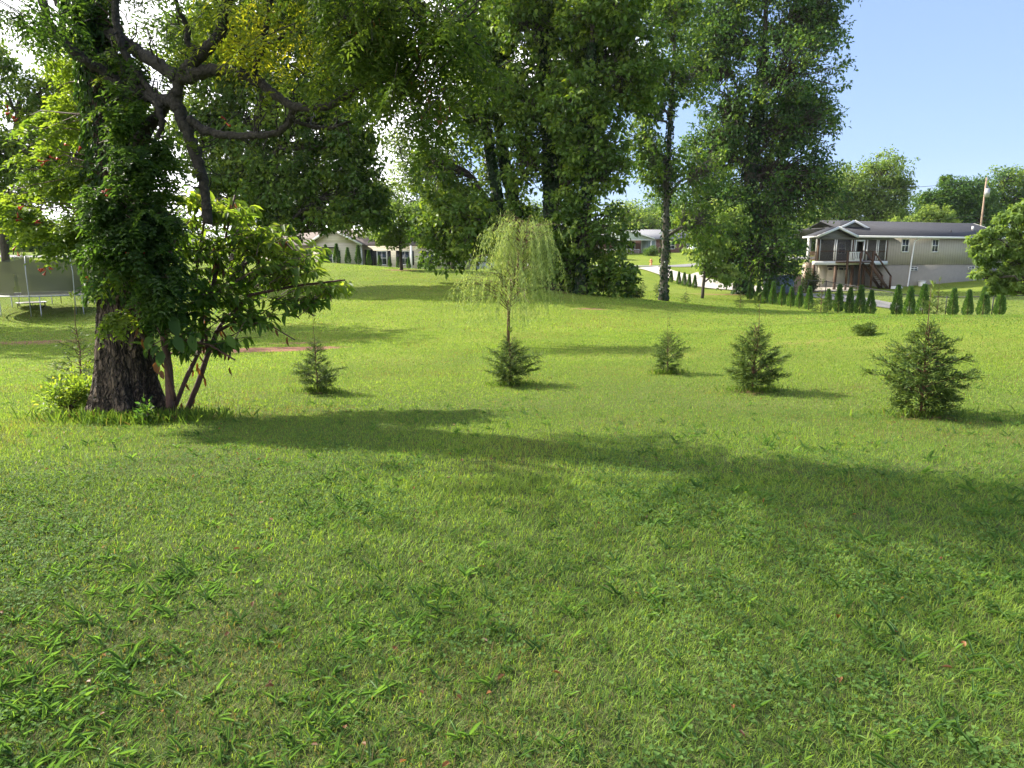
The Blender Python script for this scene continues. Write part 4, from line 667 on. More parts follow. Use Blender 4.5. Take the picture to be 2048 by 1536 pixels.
bush('juniper_bush', 'low blue green juniper mound between the two bigger trunks', 1262, 600, 42, .9, .55, 3000, 'leaf_con', .14, 301, .3, .3)
for i, (u, v, D, rx, rz, m_, t, lab) in enumerate([(1245, 524, 103, 1.2, 1.4, 'leaf_light', .3, 'round bush before the brick house porch'), (1300, 512, 108, 1.4, 1.3, 'leaf_elm', .5, 'green bush before the double doors of the brick house'), (1375, 508, 108, 1.0, .8, 'leaf_light', .6, 'low yellowish bush at the right end of the brick house'),
        (1620, 562, 67, 1.0, 1.8, 'leaf_con', .2, 'dark upright shrub on the planter by the grey house'), (1580, 560, 69, 1.2, 1.4, 'leaf_elm', .3, 'rounded shrub behind the blue grey container'), (1600, 562, 70, 1.0, 1.2, 'leaf_light', .3, 'lighter leafy shrub on the retaining wall'), (1565, 575, 72, 1.2, 1.0, 'leaf_elm', .2, 'dark shrub left on the retaining wall')]):
    bush('garden_bush', lab, u, v, D, rx, rz, 2600, m_, .15, 310 + i, t)
bush('weed_clump', 'leafy bright weeds sprouting at the left foot of the old trunk', 140, 838, 8.8, .42, .38, 1300, 'leaf_poke', .055, 330, .6, cat='weeds')
bush('weed_clump', 'small dark weed growing against the front of the old trunk', 290, 842, 7.75, .14, .28, 160, 'leaf_poke', .06, 331, .2, cat='weeds')
bush('weed_clump', 'pale weeds low behind the left side of the old trunk', 175, 800, 9.2, .35, .5, 900, 'leaf_vine', .05, 332, .8, cat='weeds')
def tuft(name, label, u, v, D, r_, n, L0, seed):
    g = np.random.default_rng(seed); c = gp(u, v, D); P = np.c_[c[:2] + g.normal(size=(n, 2)) * np.array([r_, r_ * .35]), np.zeros(n)]; P[:, 2] = H(P[:, 0], P[:, 1]); m = MB()
    leaves(m, P, np.array([0, 0, 1.]) + .55 * rdir(n, g), rdir(n, g), L0 * (.5 + .8 * g.random(n)), .006, np.clip(.55 + .2 * g.normal(size=n), 0, 1), 'h', .3, .05); tag(m.build(name, M['grass']), label, 'grass', kind='stuff')
tuft('long_grass', 'long unmown grass round the foot of the old tree', 270, 848, 8.0, .45, 1500, .14, 400)
for i, (u, v, D, r_) in enumerate([(1840, 838, 8, .28), (1505, 780, 10, .22), (1020, 772, 11, .2), (635, 789, 10.5, .18), (1335, 747, 12, .16), (372, 832, 8.4, .2)]):
    tuft('long_grass', 'ring of taller grass ' + ['under the largest right-hand conifer', 'under the second conifer from the right', 'under the conifer in front of the willow', 'under the narrow conifer by the shrub', 'under the small ragged conifer', 'at the foot of the leafy shrub'][i], u, v, D, r_, 240, .10, 410 + i)

# ------------------------------------------------------------------ building materials
M['roof'] = plain('shingle', (.042, .042, .048), (.022, .022, .027), 14, .9, .3)
M['roof_brown'] = plain('shingle_brown', (.16, .13, .115), (.11, .09, .08), 25, .9, .3)
M['white'] = plain('white_trim', (.74, .73, .70), (.66, .65, .62), 2, .5)
M['paint_brick'] = plain('painted_block', (.225, .21, .18), (.20, .187, .16), 3, .8, .2)
M['wood'] = plain('brown_stained_wood', (.10, .055, .03), (.06, .032, .018), 6, .8, stretch=(1, 1, .2))
M['cream'] = plain('cream_door', (.80, .74, .60), (.76, .70, .56), 3, .6)
M['dark'] = plain('dark_gap', (.02, .02, .022), (.015, .015, .016), 3, .4)
M['glass'] = plain('window_glass', (.03, .04, .05), (.05, .06, .07), 1, .08, spec=.8)
M['black'] = plain('black_metal', (.02, .02, .02), None, 5, .5)
M['steel'] = plain('galvanised_steel', (.36, .37, .38), (.28, .29, .30), 9, .45, metal=.5)
M['pole'] = plain('pole_wood', (.30, .215, .15), (.21, .15, .105), 5, .85, .4, stretch=(3, 3, .2))
M['stone'] = plain('block_wall', (.36, .28, .21), (.28, .21, .16), 4, .9, .3)
M['container'] = plain('blue_grey_paint', (.22, .27, .34), (.19, .235, .30), 1.5, .5)
def strips(name, c, axis=0, period=.2, dark=.6, wid=.10):
    """boards or battens as narrow grooves along one object axis"""
    m, nt, b = newmat(name); L = nt.links; tc = nt.nodes.new('ShaderNodeTexCoord'); sp = nt.nodes.new('ShaderNodeSeparateXYZ'); L.new(tc.outputs['Object'], sp.inputs[0])
    dv = nt.nodes.new('ShaderNodeMath'); dv.operation = 'DIVIDE'; L.new(sp.outputs[axis], dv.inputs[0]); dv.inputs[1].default_value = period
    fr = nt.nodes.new('ShaderNodeMath'); fr.operation = 'FRACT'; L.new(dv.outputs[0], fr.inputs[0])
    mr = nt.nodes.new('ShaderNodeMapRange'); mr.inputs[1].default_value = wid * .6; mr.inputs[2].default_value = wid * 1.4; L.new(fr.outputs[0], mr.inputs[0])
    mx = nt.nodes.new('ShaderNodeMix'); mx.data_type = 'RGBA'; L.new(mr.outputs[0], mx.inputs[0]); mx.inputs[6].default_value = (*[k * dark for k in c], 1); mx.inputs[7].default_value = (*c, 1); L.new(mx.outputs[2], b.inputs['Base Color'])
    bu = nt.nodes.new('ShaderNodeBump'); bu.inputs['Distance'].default_value = .02; L.new(mr.outputs[0], bu.inputs['Height']); L.new(bu.outputs[0], b.inputs['Normal']); b.inputs['Roughness'].default_value = .7
    return m
M['batten'] = strips('batten_siding', (.33, .305, .25), 0, .32, .62)
M['lap'] = strips('lap_siding', (.58, .53, .41), 2, .17, .6)
M['lap_grey'] = strips('gable_siding', (.17, .165, .145), 2, .15, .75)
def brickmat(name, c1, c2, mortar):
    m, nt, b = newmat(name); L = nt.links; tc = nt.nodes.new('ShaderNodeTexCoord'); mp = nt.nodes.new('ShaderNodeMapping'); mp.inputs['Rotation'].default_value = (R(90), 0, 0); br = nt.nodes.new('ShaderNodeTexBrick'); br.inputs['Scale'].default_value = 4
    br.inputs['Color1'].default_value = (*c1, 1); br.inputs['Color2'].default_value = (*c2, 1); br.inputs['Mortar'].default_value = (*mortar, 1); L.new(tc.outputs['Object'], mp.inputs[0]); L.new(mp.outputs[0], br.inputs[0]); L.new(br.outputs[0], b.inputs['Base Color']); b.inputs['Roughness'].default_value = .9; return m
M['brick'] = brickmat('red_brick', (.20, .085, .06), (.14, .06, .045), (.22, .19, .17))
def screenmat(name, alpha, col):
    m, nt, b = newmat(name); L = nt.links; b.inputs['Base Color'].default_value = (*col, 1); b.inputs['Roughness'].default_value = .8
    tr = nt.nodes.new('ShaderNodeBsdfTransparent'); mx = nt.nodes.new('ShaderNodeMixShader'); mx.inputs[0].default_value = alpha; L.new(tr.outputs[0], mx.inputs[1]); L.new(b.outputs[0], mx.inputs[2]); L.new(mx.outputs[0], nt.nodes['Material Output'].inputs[0]); return m
M['screen'] = screenmat('insect_screen', .42, (.09, .08, .07)); M['net'] = screenmat('trampoline_net', .78, (.12, .12, .065)); M['link'] = screenmat('chain_link', .16, (.10, .10, .10))

def win(par, x0, x1, z0, z1, y=0., fr=.09, name='window', lab=None, shut=False):
    """framed sash window on the wall plane y (outside is -y)"""
    m = MB(); m.box(x0, x0 + fr, y - .05, y, z0, z1).box(x1 - fr, x1, y - .05, y, z0, z1).box(x0 + fr, x1 - fr, y - .05, y, z1 - fr, z1).box(x0 + fr, x1 - fr, y - .065, y, z0, z0 + fr)
    zm = (z0 + z1) / 2; m.box(x0 + fr, x1 - fr, y - .035, y, zm - .025, zm + .025); m.box((x0 + x1) / 2 - .015, (x0 + x1) / 2 + .015, y - .03, y, z0 + fr, zm - .025); m.box((x0 + x1) / 2 - .015, (x0 + x1) / 2 + .015, y - .03, y, zm + .025, z1 - fr)
    w = m.build(name, M['white'], par); p = MB(); p.box(x0 + fr, x1 - fr, y - .012, y + .002, z0 + fr, z1 - fr); p.build('pane', M['glass'], w)
    if shut:
        for a, b in ((x0 - .38, x0 - .02), (x1 + .02, x1 + .38)):
            s = MB(); s.box(a, b, y - .04, y, z0, z1); s.build('shutter', M['black'], par)
    return w
def slab(mb, pts, th):
    """roof plane: four corner points, given thickness downwards"""
    pts = np.array(pts, float); v = np.r_[pts, pts - [0, 0, th]]; return mb.add(v, q=[(0, 1, 2, 3), (7, 6, 5, 4), (0, 4, 5, 1), (1, 5, 6, 2), (2, 6, 7, 3), (3, 7, 4, 0)])

def grey_house():
    A = px(1634, 527, 67); ang = math.atan2(6.5, 19.3); root = empty('grey_house', 'grey split level house with a screened porch over a garage', 'house', (A[0], A[1], -1.45), ang)
    B = lambda: MB()
    # walls
    B().box(8.2, 24, 0, 9, 2.36, 5.02).build('upper_wall', M['batten'], root)
    B().box(8.2, 24, .04, 8.96, -2, 2.355).build('basement_wall', M['paint_brick'], root)
    B().box(2.6, 8.19, 3.1, 3.3, 2.45, 5.0).build('porch_back_wall', M['lap_grey'], root)
    B().box(2.6, 8.19, 3.21, 5, -1, 2.36).build('garage_wall', M['paint_brick'], root)
    # roofs
    rb = MB(); e, rg = 5.08, 6.72
    slab(rb, [(3.9, -.45, e), (24.5, -.45, e), (24.5, 4.5, rg), (3.9, 4.5, rg)], .12); slab(rb, [(24.5, 9.45, e), (4.3, 9.45, e), (4.3, 4.5, rg), (24.5, 4.5, rg)], .12)
    main = rb.build('main_roof', M['roof'], root)
    pr = MB(); slab(pr, [(-.6, -.5, 4.98), (1.75, -.5, 5.83), (1.75, .9, 5.83), (-.6, 1.4, 4.98)], .1); slab(pr, [(1.75, -.5, 5.83), (4.1, -.5, 4.98), (4.1, 5, 4.98), (1.75, 5, 5.83)], .1); pr.build('porch_roof', M['roof'], root)
    cr = MB(); slab(cr, [(3.4, 2.2, 5.55), (6.1, 2.2, 6.60), (6.1, 4.5, 6.60), (3.4, 4.5, 5.55)], .1); slab(cr, [(6.1, 2.2, 6.60), (9.2, 2.2, 5.4), (9.2, 4.5, 5.4), (6.1, 4.5, 6.60)], .1); cr.build('cross_gable_roof', M['roof'], root)
    # gables
    m = MB(); m.prism([(-.2, 4.9), (3.7, 4.9), (1.75, 5.65)], 0, .08); m.build('porch_gable', M['lap_grey'], root)
    m = MB(); m.prism([(3.6, 5.5), (8.6, 5.5), (6.1, 6.45)], 2.42, 2.5); m.build('rear_gable', M['lap_grey'], root)
    t = MB()
    for (p, q) in [((-.62, -.54, 4.93), (1.75, -.54, 5.78)), ((1.75, -.54, 5.78), (4.12, -.54, 4.93)), ((3.4, 2.16, 5.5), (6.1, 2.16, 6.55)), ((6.1, 2.16, 6.55), (9.2, 2.16, 5.35))]: t.bar(p, q, .06, .22)
    t.bar((4.2, -.5, 4.99), (24.5, -.5, 4.99), .07, .2); t.bar((24.53, -.5, 4.97), (24.53, 4.5, 6.62), .06, .2); t.bar((-.64, -.5, 4.92), (-.64, 1.4, 4.92), .05, .16)
    t.build('roof_trim', M['white'], root)
    B().box(-.1, 8.3, -.08, .02, 4.72, 4.88).build('porch_beam', M['lap_grey'], root)
    for (x, y, z, h, r_) in [(21.3, 1.9, 5.85, .4, .10), (17.3, 1.0, 5.5, .3, .04)]:
        t = MB(); t.tube([(x, y, z), (x, y, z + h)], [r_, r_], 10); t.build('vent_pipe', M['white'] if r_ > .05 else M['black'], main)
    # deck, screens
    B().box(-.3, 8.28, -.12, .3, 2.37, 2.72).build('deck_rim', M['white'], root); B().box(2.5, 8.19, .303, 3.09, 2.45, 2.66).build('deck_floor', M['wood'], root)
    wd = MB()
    for x in (-.02, 3.95, 8.05): wd.box(x, x + .15, -.06, .08, 2.725, 4.715)
    wd.box(.13, 3.95, -.03, .03, 3.60, 3.68); wd.box(5.9, 8.05, -.03, .03, 3.60, 3.68); wd.box(.13, 8.05, -.045, .045, 2.725, 2.78); wd.build('porch_posts', M['wood'], root)
    for x in (.16, 1.86, 2.08, 3.85, 4.12, 5.70, 6.85, 7.05, 7.98): ws = MB(); ws.box(x, x + .05, -.05, .05, 2.785, 4.71); ws.build('screen_frame', M['white'], root)
    sc = MB(); sc.box(.2, 4.6, .0, .008, 2.79, 4.70); sc.box(5.72, 8.0, .0, .008, 2.79, 4.70); sc.build('insect_screen', M['screen'], root)
    d = MB(); d.box(3.95+.3, 4.37, -.09, -.052, 2.9, 4.70).box(5.25, 5.37, -.09, -.052, 2.9, 4.70).box(4.37, 5.25, -.09, -.052, 4.55, 4.70).box(4.37, 5.25, -.09, -.052, 2.75, 2.95); dr = d.build('screen_door', M['white'], root)
    h = MB(); h.box(5.1, 5.16, -.13, -.09, 3.55, 3.62); h.build('handle', M['black'], dr)
    win(root, 5.2, 6.1, 3.4, 4.5, 3.1, .05)
    # landing with white balusters, stairs
    SX = -2.0
    la = MB(); la.box(4.0 + SX, 7.1 + SX, -1.5, -.14, 2.55, 2.70)
    for x in (4.05, 5.55, 7.0): la.box(x + SX, x + SX + .14, -1.56, -1.42, -.1, 3.65)
    la.bar((4.1 + SX, -1.5, 3.62), (7.1 + SX, -1.5, 3.62), .12, .06); la.build('landing', M['wood'], root)
    ba = MB()
    for i in range(6): ba.box(4.3 + SX + i * .2, 4.36 + SX + i * .2, -1.52, -1.46, 2.75, 3.5)
    ba.bar((4.2 + SX, -1.49, 3.53), (5.5 + SX, -1.49, 3.53), .06); ba.bar((4.2 + SX, -1.49, 2.77), (5.5 + SX, -1.49, 2.77), .06); ba.build('baluster_panel', M['white'], root)
    st = MB()
    for y in (-1.45, -.55): st.bar((6.8 + SX, y, 2.5), (9.3 + SX, y, -.0), .06, .28)
    for i in range(12): x = 6.95 + SX + i * .205; st.box(x, x + .28, -1.48, -.52, 2.4 - i * .205, 2.44 - i * .205)
    for y in (-1.5, -.5): st.bar((7.1 + SX, y, 3.6), (9.4 + SX, y, 1.3), .06, .14); st.box(9.3 + SX, 9.44 + SX, y - .07, y + .07, -.1, 1.35)
    st.build('stairs', M['wood'], root)
    po = MB()
    for x in (-.35, 2.2, 4.2, 5.6): po = MB(); po.box(x, x + .2, .0, .2, -.3, 2.365); po.build('deck_post', M['wood'], root)
    # garage door
    g_ = MB(); g_.box(4.0, 6.75, 3.02, 3.08, .0, 2.1); gd = g_.build('garage_door', M['cream'], root)
    q = MB()
    for i in range(6):
        for j in range(4):
            x = 4.03 + i * .45; z = .12 + j * .42
            q.box(x, x + .38, 2.995, 3.018, z, z + .03).box(x, x + .38, 2.995, 3.018, z + .29, z + .32).box(x, x + .03, 2.995, 3.018, z + .03, z + .29).box(x + .35, x + .38, 2.995, 3.018, z + .03, z + .29)
    q.build('door_panels', M['cream'], gd); q = MB()
    for i in range(4): q.box(4.1 + i * .66, 4.6 + i * .66, 2.985, 3.0, 1.84, 2.02)
    q.build('door_windows', M['glass'], gd)
    t = MB(); t.box(2.9, 3.99, 3.06, 3.2, -.3, 2.36); t.build('garage_front', M['cream'], root); t = MB(); t.box(6.76, 8.19, 3.06, 3.2, -.3, 2.36); t.build('garage_front', M['paint_brick'], root)
    for (a, b) in ((9.9, 10.85), (13.75, 14.65), (18.9, 19.8)): win(root, a, b, 3.55, 4.85)
    for (a, b) in ((11.4, 12.25), (19.0, 19.8)): win(root, a, b, 1.8, 2.15, .04, .03, 'basement_window')
    dp = MB(); dp.tube([(11.75, -.45, 4.93), (11.6, -.3, 4.82), (11.45, -.1, 4.65), (11.4, -.08, 4.4), (11.1, -.08, .25), (11.0, -.3, .08)], .07, 8); dp.build('downspout', M['white'], root)
    # side porch with pillar and railing
    s = MB(); s.box(-.1, .15, 1.1, 1.35, 2.6, 4.9); s.build('porch_pillar', M['white'], root)
    s = MB(); s.box(-.25, .3, 1.0, 1.5, -.3, 2.6); s.build('pillar_pier', M['stone'], root)
    s = MB(); s.bar((0, .2, 3.55), (0, 1.1, 3.55), .08); s.bar((0, .2, 2.85), (0, 1.1, 2.85), .08)
    for i in range(6): s.box(-.02, .02, .25 + i * .14, .30 + i * .14, 2.89, 3.5)
    s.build('side_railing', M['wood'], root)
    pa = MB(); pa.box(3.8, 11.5, -2.6, .03, -.25, .02); pa.build('patio_slab', M['concrete'], root)
    c, s_ = math.cos(ang), math.sin(ang); W2 = lambda x, y, z: (A[0] + x * c - y * s_, A[1] + x * s_ + y * c, -1.45 + z)
    # loose things
    p = empty('planter_pot', 'white tapered planter pot on the patio by the grey wall', 'pot', W2(12.3, -.6, .0)); m = MB(); m.tube([(0, 0, 0), (0, 0, .06), (0, 0, .75)], [.22, .24, .33], 20); m.build('pot_body', M['white'], p, True); m = MB(); m.tube([(0, 0, .74), (0, 0, .80)], [.37, .37], 20); m.build('rim', M['white'], p)
    t = MB(); t.box(-.6, .9, -.2, .2, 0, .22).box(-.5, .8, -.18, .18, .223, .34); o = t.build('step_block', M['white']); o.location = W2(8.2, -1.2, 0); o.rotation_euler = (0, 0, ang); tag(o, 'white step blocks at the bottom of the porch stairs', 'step')
    w = MB(); w.box(-3.2, -.3, 1.6, 2.0, -.9, 1.35).box(-3.22, -.28, 1.55, 2.05, 1.353, 1.45); o = w.build('retaining_wall', M['stone']); o.location = root.location; o.rotation_euler = (0, 0, ang); tag(o, 'tan block retaining wall left of the garage', 'wall')
grey_house()

def container():
    p = gp(1556, 582, 64.5); root = empty('storage_container', 'blue grey box shaped storage container by the driveway', 'container', p, .15)
    m = MB(); m.box(-1.1, 1.1, -.7, .7, .12, 1.55); m.build('box_body', M['container'], root); m = MB(); m.box(-1.15, 1.15, -.75, .75, 1.553, 1.65); m.build('lid', M['container'], root); m = MB()
    for x in (-1.0, -.35, .35, 1.0): m = MB(); m.box(x - .04, x + .04, -.74, -.703, .15, 1.5); m.build('rib', M['container'], root); m = MB(); m.box(-.9, -.7, -.6, .6, -.05, .117).box(.7, .9, -.6, .6, -.05, .117); m.build('skid', M['black'], root)
container()

def fence():
    pts = [(1548, 575, 74), (1571, 584, 70), (1615, 590, 63), (1650, 598, 58), (1720, 612, 52), (1810, 622, 47), (1890, 631, 43.5), (1983, 631, 41), (2080, 631, 39), (2200, 631, 37)]
    G_ = [gp(*t) for t in pts]; root = empty('chain_link_fence', 'black chain link fence running behind the arborvitae row', 'fence', G_[0]); o = G_[0]; rl = MB(); ms = MB()
    for a, b in zip(G_[:-1], G_[1:]):
        a = a - o; b = b - o; rl.bar(a + [0, 0, 1.2], b + [0, 0, 1.2], .05); ms.add([a + [0, 0, .03], b + [0, 0, .03], b + [0, 0, 1.18], a + [0, 0, 1.18]], q=[(0, 1, 2, 3)])
    rl.build('top_rail', M['black'], root); ms.build('chain_link', M['link'], root)
    for a, b in zip(G_[:-1], G_[1:]):
        n = max(1, int(np.linalg.norm(b - a) / 4.5))
        for i in range(n): q = a + (b - a) * i / n - o; m = MB(); m.tube([q - [0, 0, .2], q + [0, 0, 1.27]], .035, 6); m.build('fence_post', M['black'], root)
fence()

def pole(name, label, u, v0, v1, D, r_, tilt=0, tr=False, base_z=None):
    top = px(u, v1, D); b = top.copy(); b[2] = float(H(b[0], b[1])); h = top[2] - b[2]; root = empty(name, label, 'utility pole', b)
    m = MB(); m.tube([(0, 0, -.2), (tilt * h * .5, 0, h * .5), (tilt * h, 0, h)], [r_, r_ * .85, r_ * .7], 12); m.build('shaft', M['pole'], root, True)
    if tr:
        m = MB(); m.tube([(tilt * (h - 2.1) - .0, -.42, h - 2.3), (tilt * h, -.42, h - 1.3)], [.27, .27], 14); m.build('transformer', M['steel'], root, True); m = MB(); m.box(-.04, .04, -.2, -.0, h - 2, h - 1.9); m.build('bracket', M['steel'], root)
    return top
tp = pole('utility_pole', 'leaning bare wooden utility pole with a grey transformer above the grey house', 1972, 470, 355, 88, .13, .008, True)
tp2 = pole('utility_pole', 'short visible stretch of wooden pole beside the driveway under the leaves', 1419, 560, 350, 88, .17)
for i, (dz, sag, lab) in enumerate([(-.3, 1.2, 'uppermost thin black power line across the right sky'), (-4.3, 1.6, 'middle power line crossing the skyline trees'), (-5.2, 1.4, 'lowest power line crossing just above the grey roof')]):
    a = tp + [0, 0, dz]; b = tp2 + [0, 0, dz * .8]; t = np.linspace(0, 1, 24)[:, None]; m = MB(); m.tube(a * (1 - t) + b * t - np.array([0, 0, 1.]) * 4 * t * (1 - t) * sag, .022, 4); tag(m.build('power_line', M['black']), lab, 'power line', 'power lines between the poles')
    b2 = tp + [40, -3, dz * .7]; m = MB(); m.tube(a * (1 - t) + b2 * t - np.array([0, 0, 1.]) * 4 * t * (1 - t) * sag, .022, 4); 

def hydrant():
    p = gp(1302, 531, 95); root = empty('fire_hydrant', 'small orange fire hydrant on the lawn beyond the street', 'hydrant', p); mt = plain('hydrant_orange', (.60, .25, .10), None, 5, .5)
    m = MB(); m.tube([(0, 0, 0), (0, 0, .08), (0, 0, .08), (0, 0, .62)], [.2, .2, .14, .14], 12); m.build('barrel', mt, root); m = MB(); m.tube([(0, 0, .62), (0, 0, .7), (0, 0, .8), (0, 0, .85)], [.18, .16, .09, .03], 12); m.build('bonnet', mt, root)
    m = MB(); m.tube([(-.24, 0, .5), (.24, 0, .5)], .06, 8); m.tube([(0, -.24, .45), (0, 0, .45)], .08, 8); m.build('outlets', mt, root)
hydrant()

def brick_house():
    A = gp(1195, 510, 112); root = empty('brick_house', 'low red brick ranch house with a pale gabled porch across the street', 'house', (A[0], A[1], A[2]), .06)
    B = lambda: MB()
    B().box(0, 17.5, 2.2, 9, -.8, 2.55).build('wall', M['brick'], root)
    m = MB(); slab(m, [(-.5, 1.6, 2.55), (18, 1.6, 2.55), (18, 5.6, 4.1), (-.5, 5.6, 4.1)], .12); slab(m, [(18, 9.6, 2.55), (-.5, 9.6, 2.55), (-.5, 5.6, 4.1), (18, 5.6, 4.1)], .12); m.build('roof', plain('grey_shingle', (.22, .22, .23), (.17, .17, .18), 20, .9), root)
    m = MB(); slab(m, [(-1.0, -.6, 2.5), (3.9, -.6, 4.0), (3.9, 5, 4.0), (-1.0, 5, 2.5)], .1); slab(m, [(3.9, -.6, 4.0), (8.8, -.6, 2.5), (8.8, 5, 2.5), (3.9, 5, 4.0)], .1); m.build('porch_roof', M['roof_brown'], root)
    m = MB(); m.prism([(-.7, 2.35), (8.5, 2.35), (3.9, 3.83)], -.45, -.35); m.build('porch_gable', plain('pale_green_siding', (.50, .55, .44), (.46, .5, .4), 2, .7), root)
    m = MB(); m.bar((-1, -.63, 2.43), (3.9, -.63, 3.93), .06, .2); m.bar((3.9, -.63, 3.93), (8.8, -.63, 2.43), .06, .2); m.box(-.8, 8.6, -.5, -.46, 2.2, 2.36); m.build('trim', M['white'], root)
    for x in (0, 4.0, 8.2): m = MB(); m.box(x, x + .2, -.3, -.1, -.3, 2.2); m.build('porch_post', M['white'], root)
    m = MB(); m.box(7.4, 9.6, 2.12, 2.19, 0, 2.3); d = m.build('double_door', plain('door_grey_green', (.38, .45, .44), None, 2, .5), root); m = MB(); m.box(7.3, 7.39, 2.1, 2.19, 0, 2.4).box(9.61, 9.7, 2.1, 2.19, 0, 2.4).box(7.3, 9.7, 2.1, 2.19, 2.303, 2.4).box(8.47, 8.53, 2.09, 2.118, 0, 2.3); m.build('door_frame', M['white'], d)
    win(root, 4.9, 6.4, .9, 2.2, 2.2, .1); win(root, 11.5, 12.8, .9, 2.1, 2.2, .1); win(root, 14.6, 16.0, .9, 2.1, 2.2, .1); m = MB(); m.box(-.3, 8.5, -.4, 2.19, -.6, -.02); m.build('porch_floor', M['concrete'], root)
    m = MB(); m.bar((-.0, -.3, .85), (6.5, -.3, .85), .06)
    for i in range(22): m.box(.1 + i * .3, .14 + i * .3, -.32, -.28, 0, .82)
    m.build('railing', M['white'], root)
brick_house()

def beige_house():
    A = gp(628, 530, 74); z = 1.0; root = empty('beige_house', 'beige clapboard ranch house with dark shutters behind a row of arborvitae', 'house', (A[0], A[1], z - .4), .0)
    B = lambda: MB()
    B().box(0, 4.6, 0, 8, -.5, 2.5).build('wing_wall', M['lap'], root); B().box(4.61, 16.2, 1.5, 8, -1.0, 2.3).build('main_wall', M['lap'], root)
    m = MB(); m.prism([(0, 2.503), (4.6, 2.503), (2.0, 3.75)], 0, .1); m.build('gable', M['lap'], root)
    m = MB(); slab(m, [(-.5, -.4, 2.45), (2.0, -.4, 3.95), (2.0, 8, 3.95), (-.5, 8, 2.45)], .12); slab(m, [(2.0, -.4, 3.95), (5.1, -.4, 2.35), (5.1, 8, 2.35), (2.0, 8, 3.95)], .12); m.build('wing_roof', M['roof_brown'], root)
    m = MB(); slab(m, [(-6, 1.0, 2.3), (16.8, 1.0, 2.3), (16.8, 4.8, 4.15), (-6, 4.8, 4.15)], .12); slab(m, [(16.8, 8.6, 2.3), (-6, 8.6, 2.3), (-6, 4.8, 4.15), (16.8, 4.8, 4.15)], .12); m.build('main_roof', M['roof_brown'], root)
    m = MB(); m.bar((-.5, -.44, 2.37), (2, -.44, 3.87), .06, .2); m.bar((2, -.44, 3.87), (5.1, -.44, 2.27), .06, .2); m.box(4.55, 4.65, -.03, .0, -.4, 2.5); m.build('trim', M['white'], root)
    B().box(-6, -.01, 1.8, 8, -.5, 2.3).build('left_wall', M['lap'], root)
    win(root, .5, 2.0, .2, 1.7, 0, .1, shut=False); m = MB(); m.box(2.35, 2.75, -.05, -.001, -.1, 1.7); m.build('shutter', M['black'], root)
    m = MB(); m.box(-.2, 2.6, -.7, -.01, 1.95, 2.05); m.build('window_awning', M['roof'], root)
    for x in (6.2, 8.6, 11.2, 13.9): win(root, x, x + 1.1, .2, 1.7, 1.5, .1, shut=True)
    for x in (4.75, 9.9): m = MB(); m.box(x, x + .18, .2, .38, -.9, 2.2); m.build('porch_post', M['white'], root)
    m = MB(); m.box(4.95, 5.8, 1.43, 1.49, -.4, 1.8); m.build('front_door', M['dark'], root); m = MB(); m.box(3.7, 6.3, 2.6, 4.0, 3.0, 3.8); dm = m.build('dormer', M['cream'], root); m = MB(); slab(m, [(3.5, 2.4, 3.95), (6.5, 2.4, 3.95), (6.5, 4.8, 4.25), (3.5, 4.8, 4.25)], .15); m.build('dormer_roof', M['white'], dm)
beige_house()

def vehicle(name, label, u, D, rz, prof, wid, paint, glassprof, zc=0., lights=True):
    p = px(u, 541, D); p[2] = float(H(p[0], p[1])) + zc; root = empty(name, label, name.replace('parked_', ''), p, rz)
    m = MB(); m.prism(prof, -wid / 2, wid / 2); b = m.build('body', paint, root); bv = b.modifiers.new('b', 'BEVEL'); bv.width = .06; bv.segments = 3; bv.limit_method = 'ANGLE'
    for gpz in glassprof:
        m = MB(); m.prism(gpz, -wid / 2 - .012, wid / 2 + .012); m.build('side_windows', M['glass'], root)
    x0 = min(q[0] for q in prof); x1 = max(q[0] for q in prof)
    for x in (x0 + .85, x1 - .9):
        for y in (-wid / 2 + .06, wid / 2 - .06):
            m = MB(); m.tube([(x, y - .11, .34), (x, y + .11, .34)], .34, 20); w = m.build('wheel', M['black'], root, False); m = MB(); m.tube([(x, y - .13, .34), (x, y + .13, .34)], .19, 14); m.build('rim', M['steel'], w)
    m = MB(); m.box(x0 + .02, x0 + .06, -wid / 2 + .15, wid / 2 - .15, .98, 1.5 if 'van' in name else 1.35); m.build('windscreen', M['glass'], root)
    for y in (-wid / 2 + .12, wid / 2 - .42): m = MB(); m.box(x0 - .03, x0 + .05, y, y + .3, .62, .8); m.build('headlight', M['white'], root)
    m = MB(); m.box(x0 - .06, x0 + .08, -wid / 2 + .05, wid / 2 - .05, .32, .52); m.build('bumper', M['dark'], root)
    return root
pw = plain('white_car_paint', (.75, .76, .78), (.72, .73, .75), 1, .25); pg = plain('blue_grey_car_paint', (.20, .25, .30), (.18, .23, .28), 1, .25, metal=.3)
vehicle('parked_van', 'white box van parked beside the beige house', 893, 92, 1.35, [(-2.6, .3), (2.6, .3), (2.6, 2.5), (-1.3, 2.5), (-1.8, 2.3), (-2.25, 1.4), (-2.6, 1.2)], 1.95, pw, [[(-2.0, 1.4), (-1.1, 1.4), (-1.1, 2.05), (-1.7, 2.05)]])
SU = [(-2.35, .35), (2.3, .35), (2.35, 1.05), (2.1, 1.75), (-.3, 1.8), (-1.05, 1.15), (-2.3, 1.0)]; SG = [[(-.85, 1.15), (.4, 1.15), (.4, 1.65), (-.25, 1.65)], [(.5, 1.15), (1.95, 1.15), (1.85, 1.65), (.5, 1.65)]]
vehicle('parked_car', 'blue grey car parked right of the white van under the dark bushy tree', 922, 84, .25, SU, 1.85, pg, SG)
vehicle('parked_car', 'pale silver car almost hidden by leaves right of the blue grey car', 962, 84, .2, SU, 1.85, pw, SG)
vehicle('parked_car', 'white car by the street beyond the brick house lawn', 1408, 108, .1, SU, 1.85, pw, SG, .2)

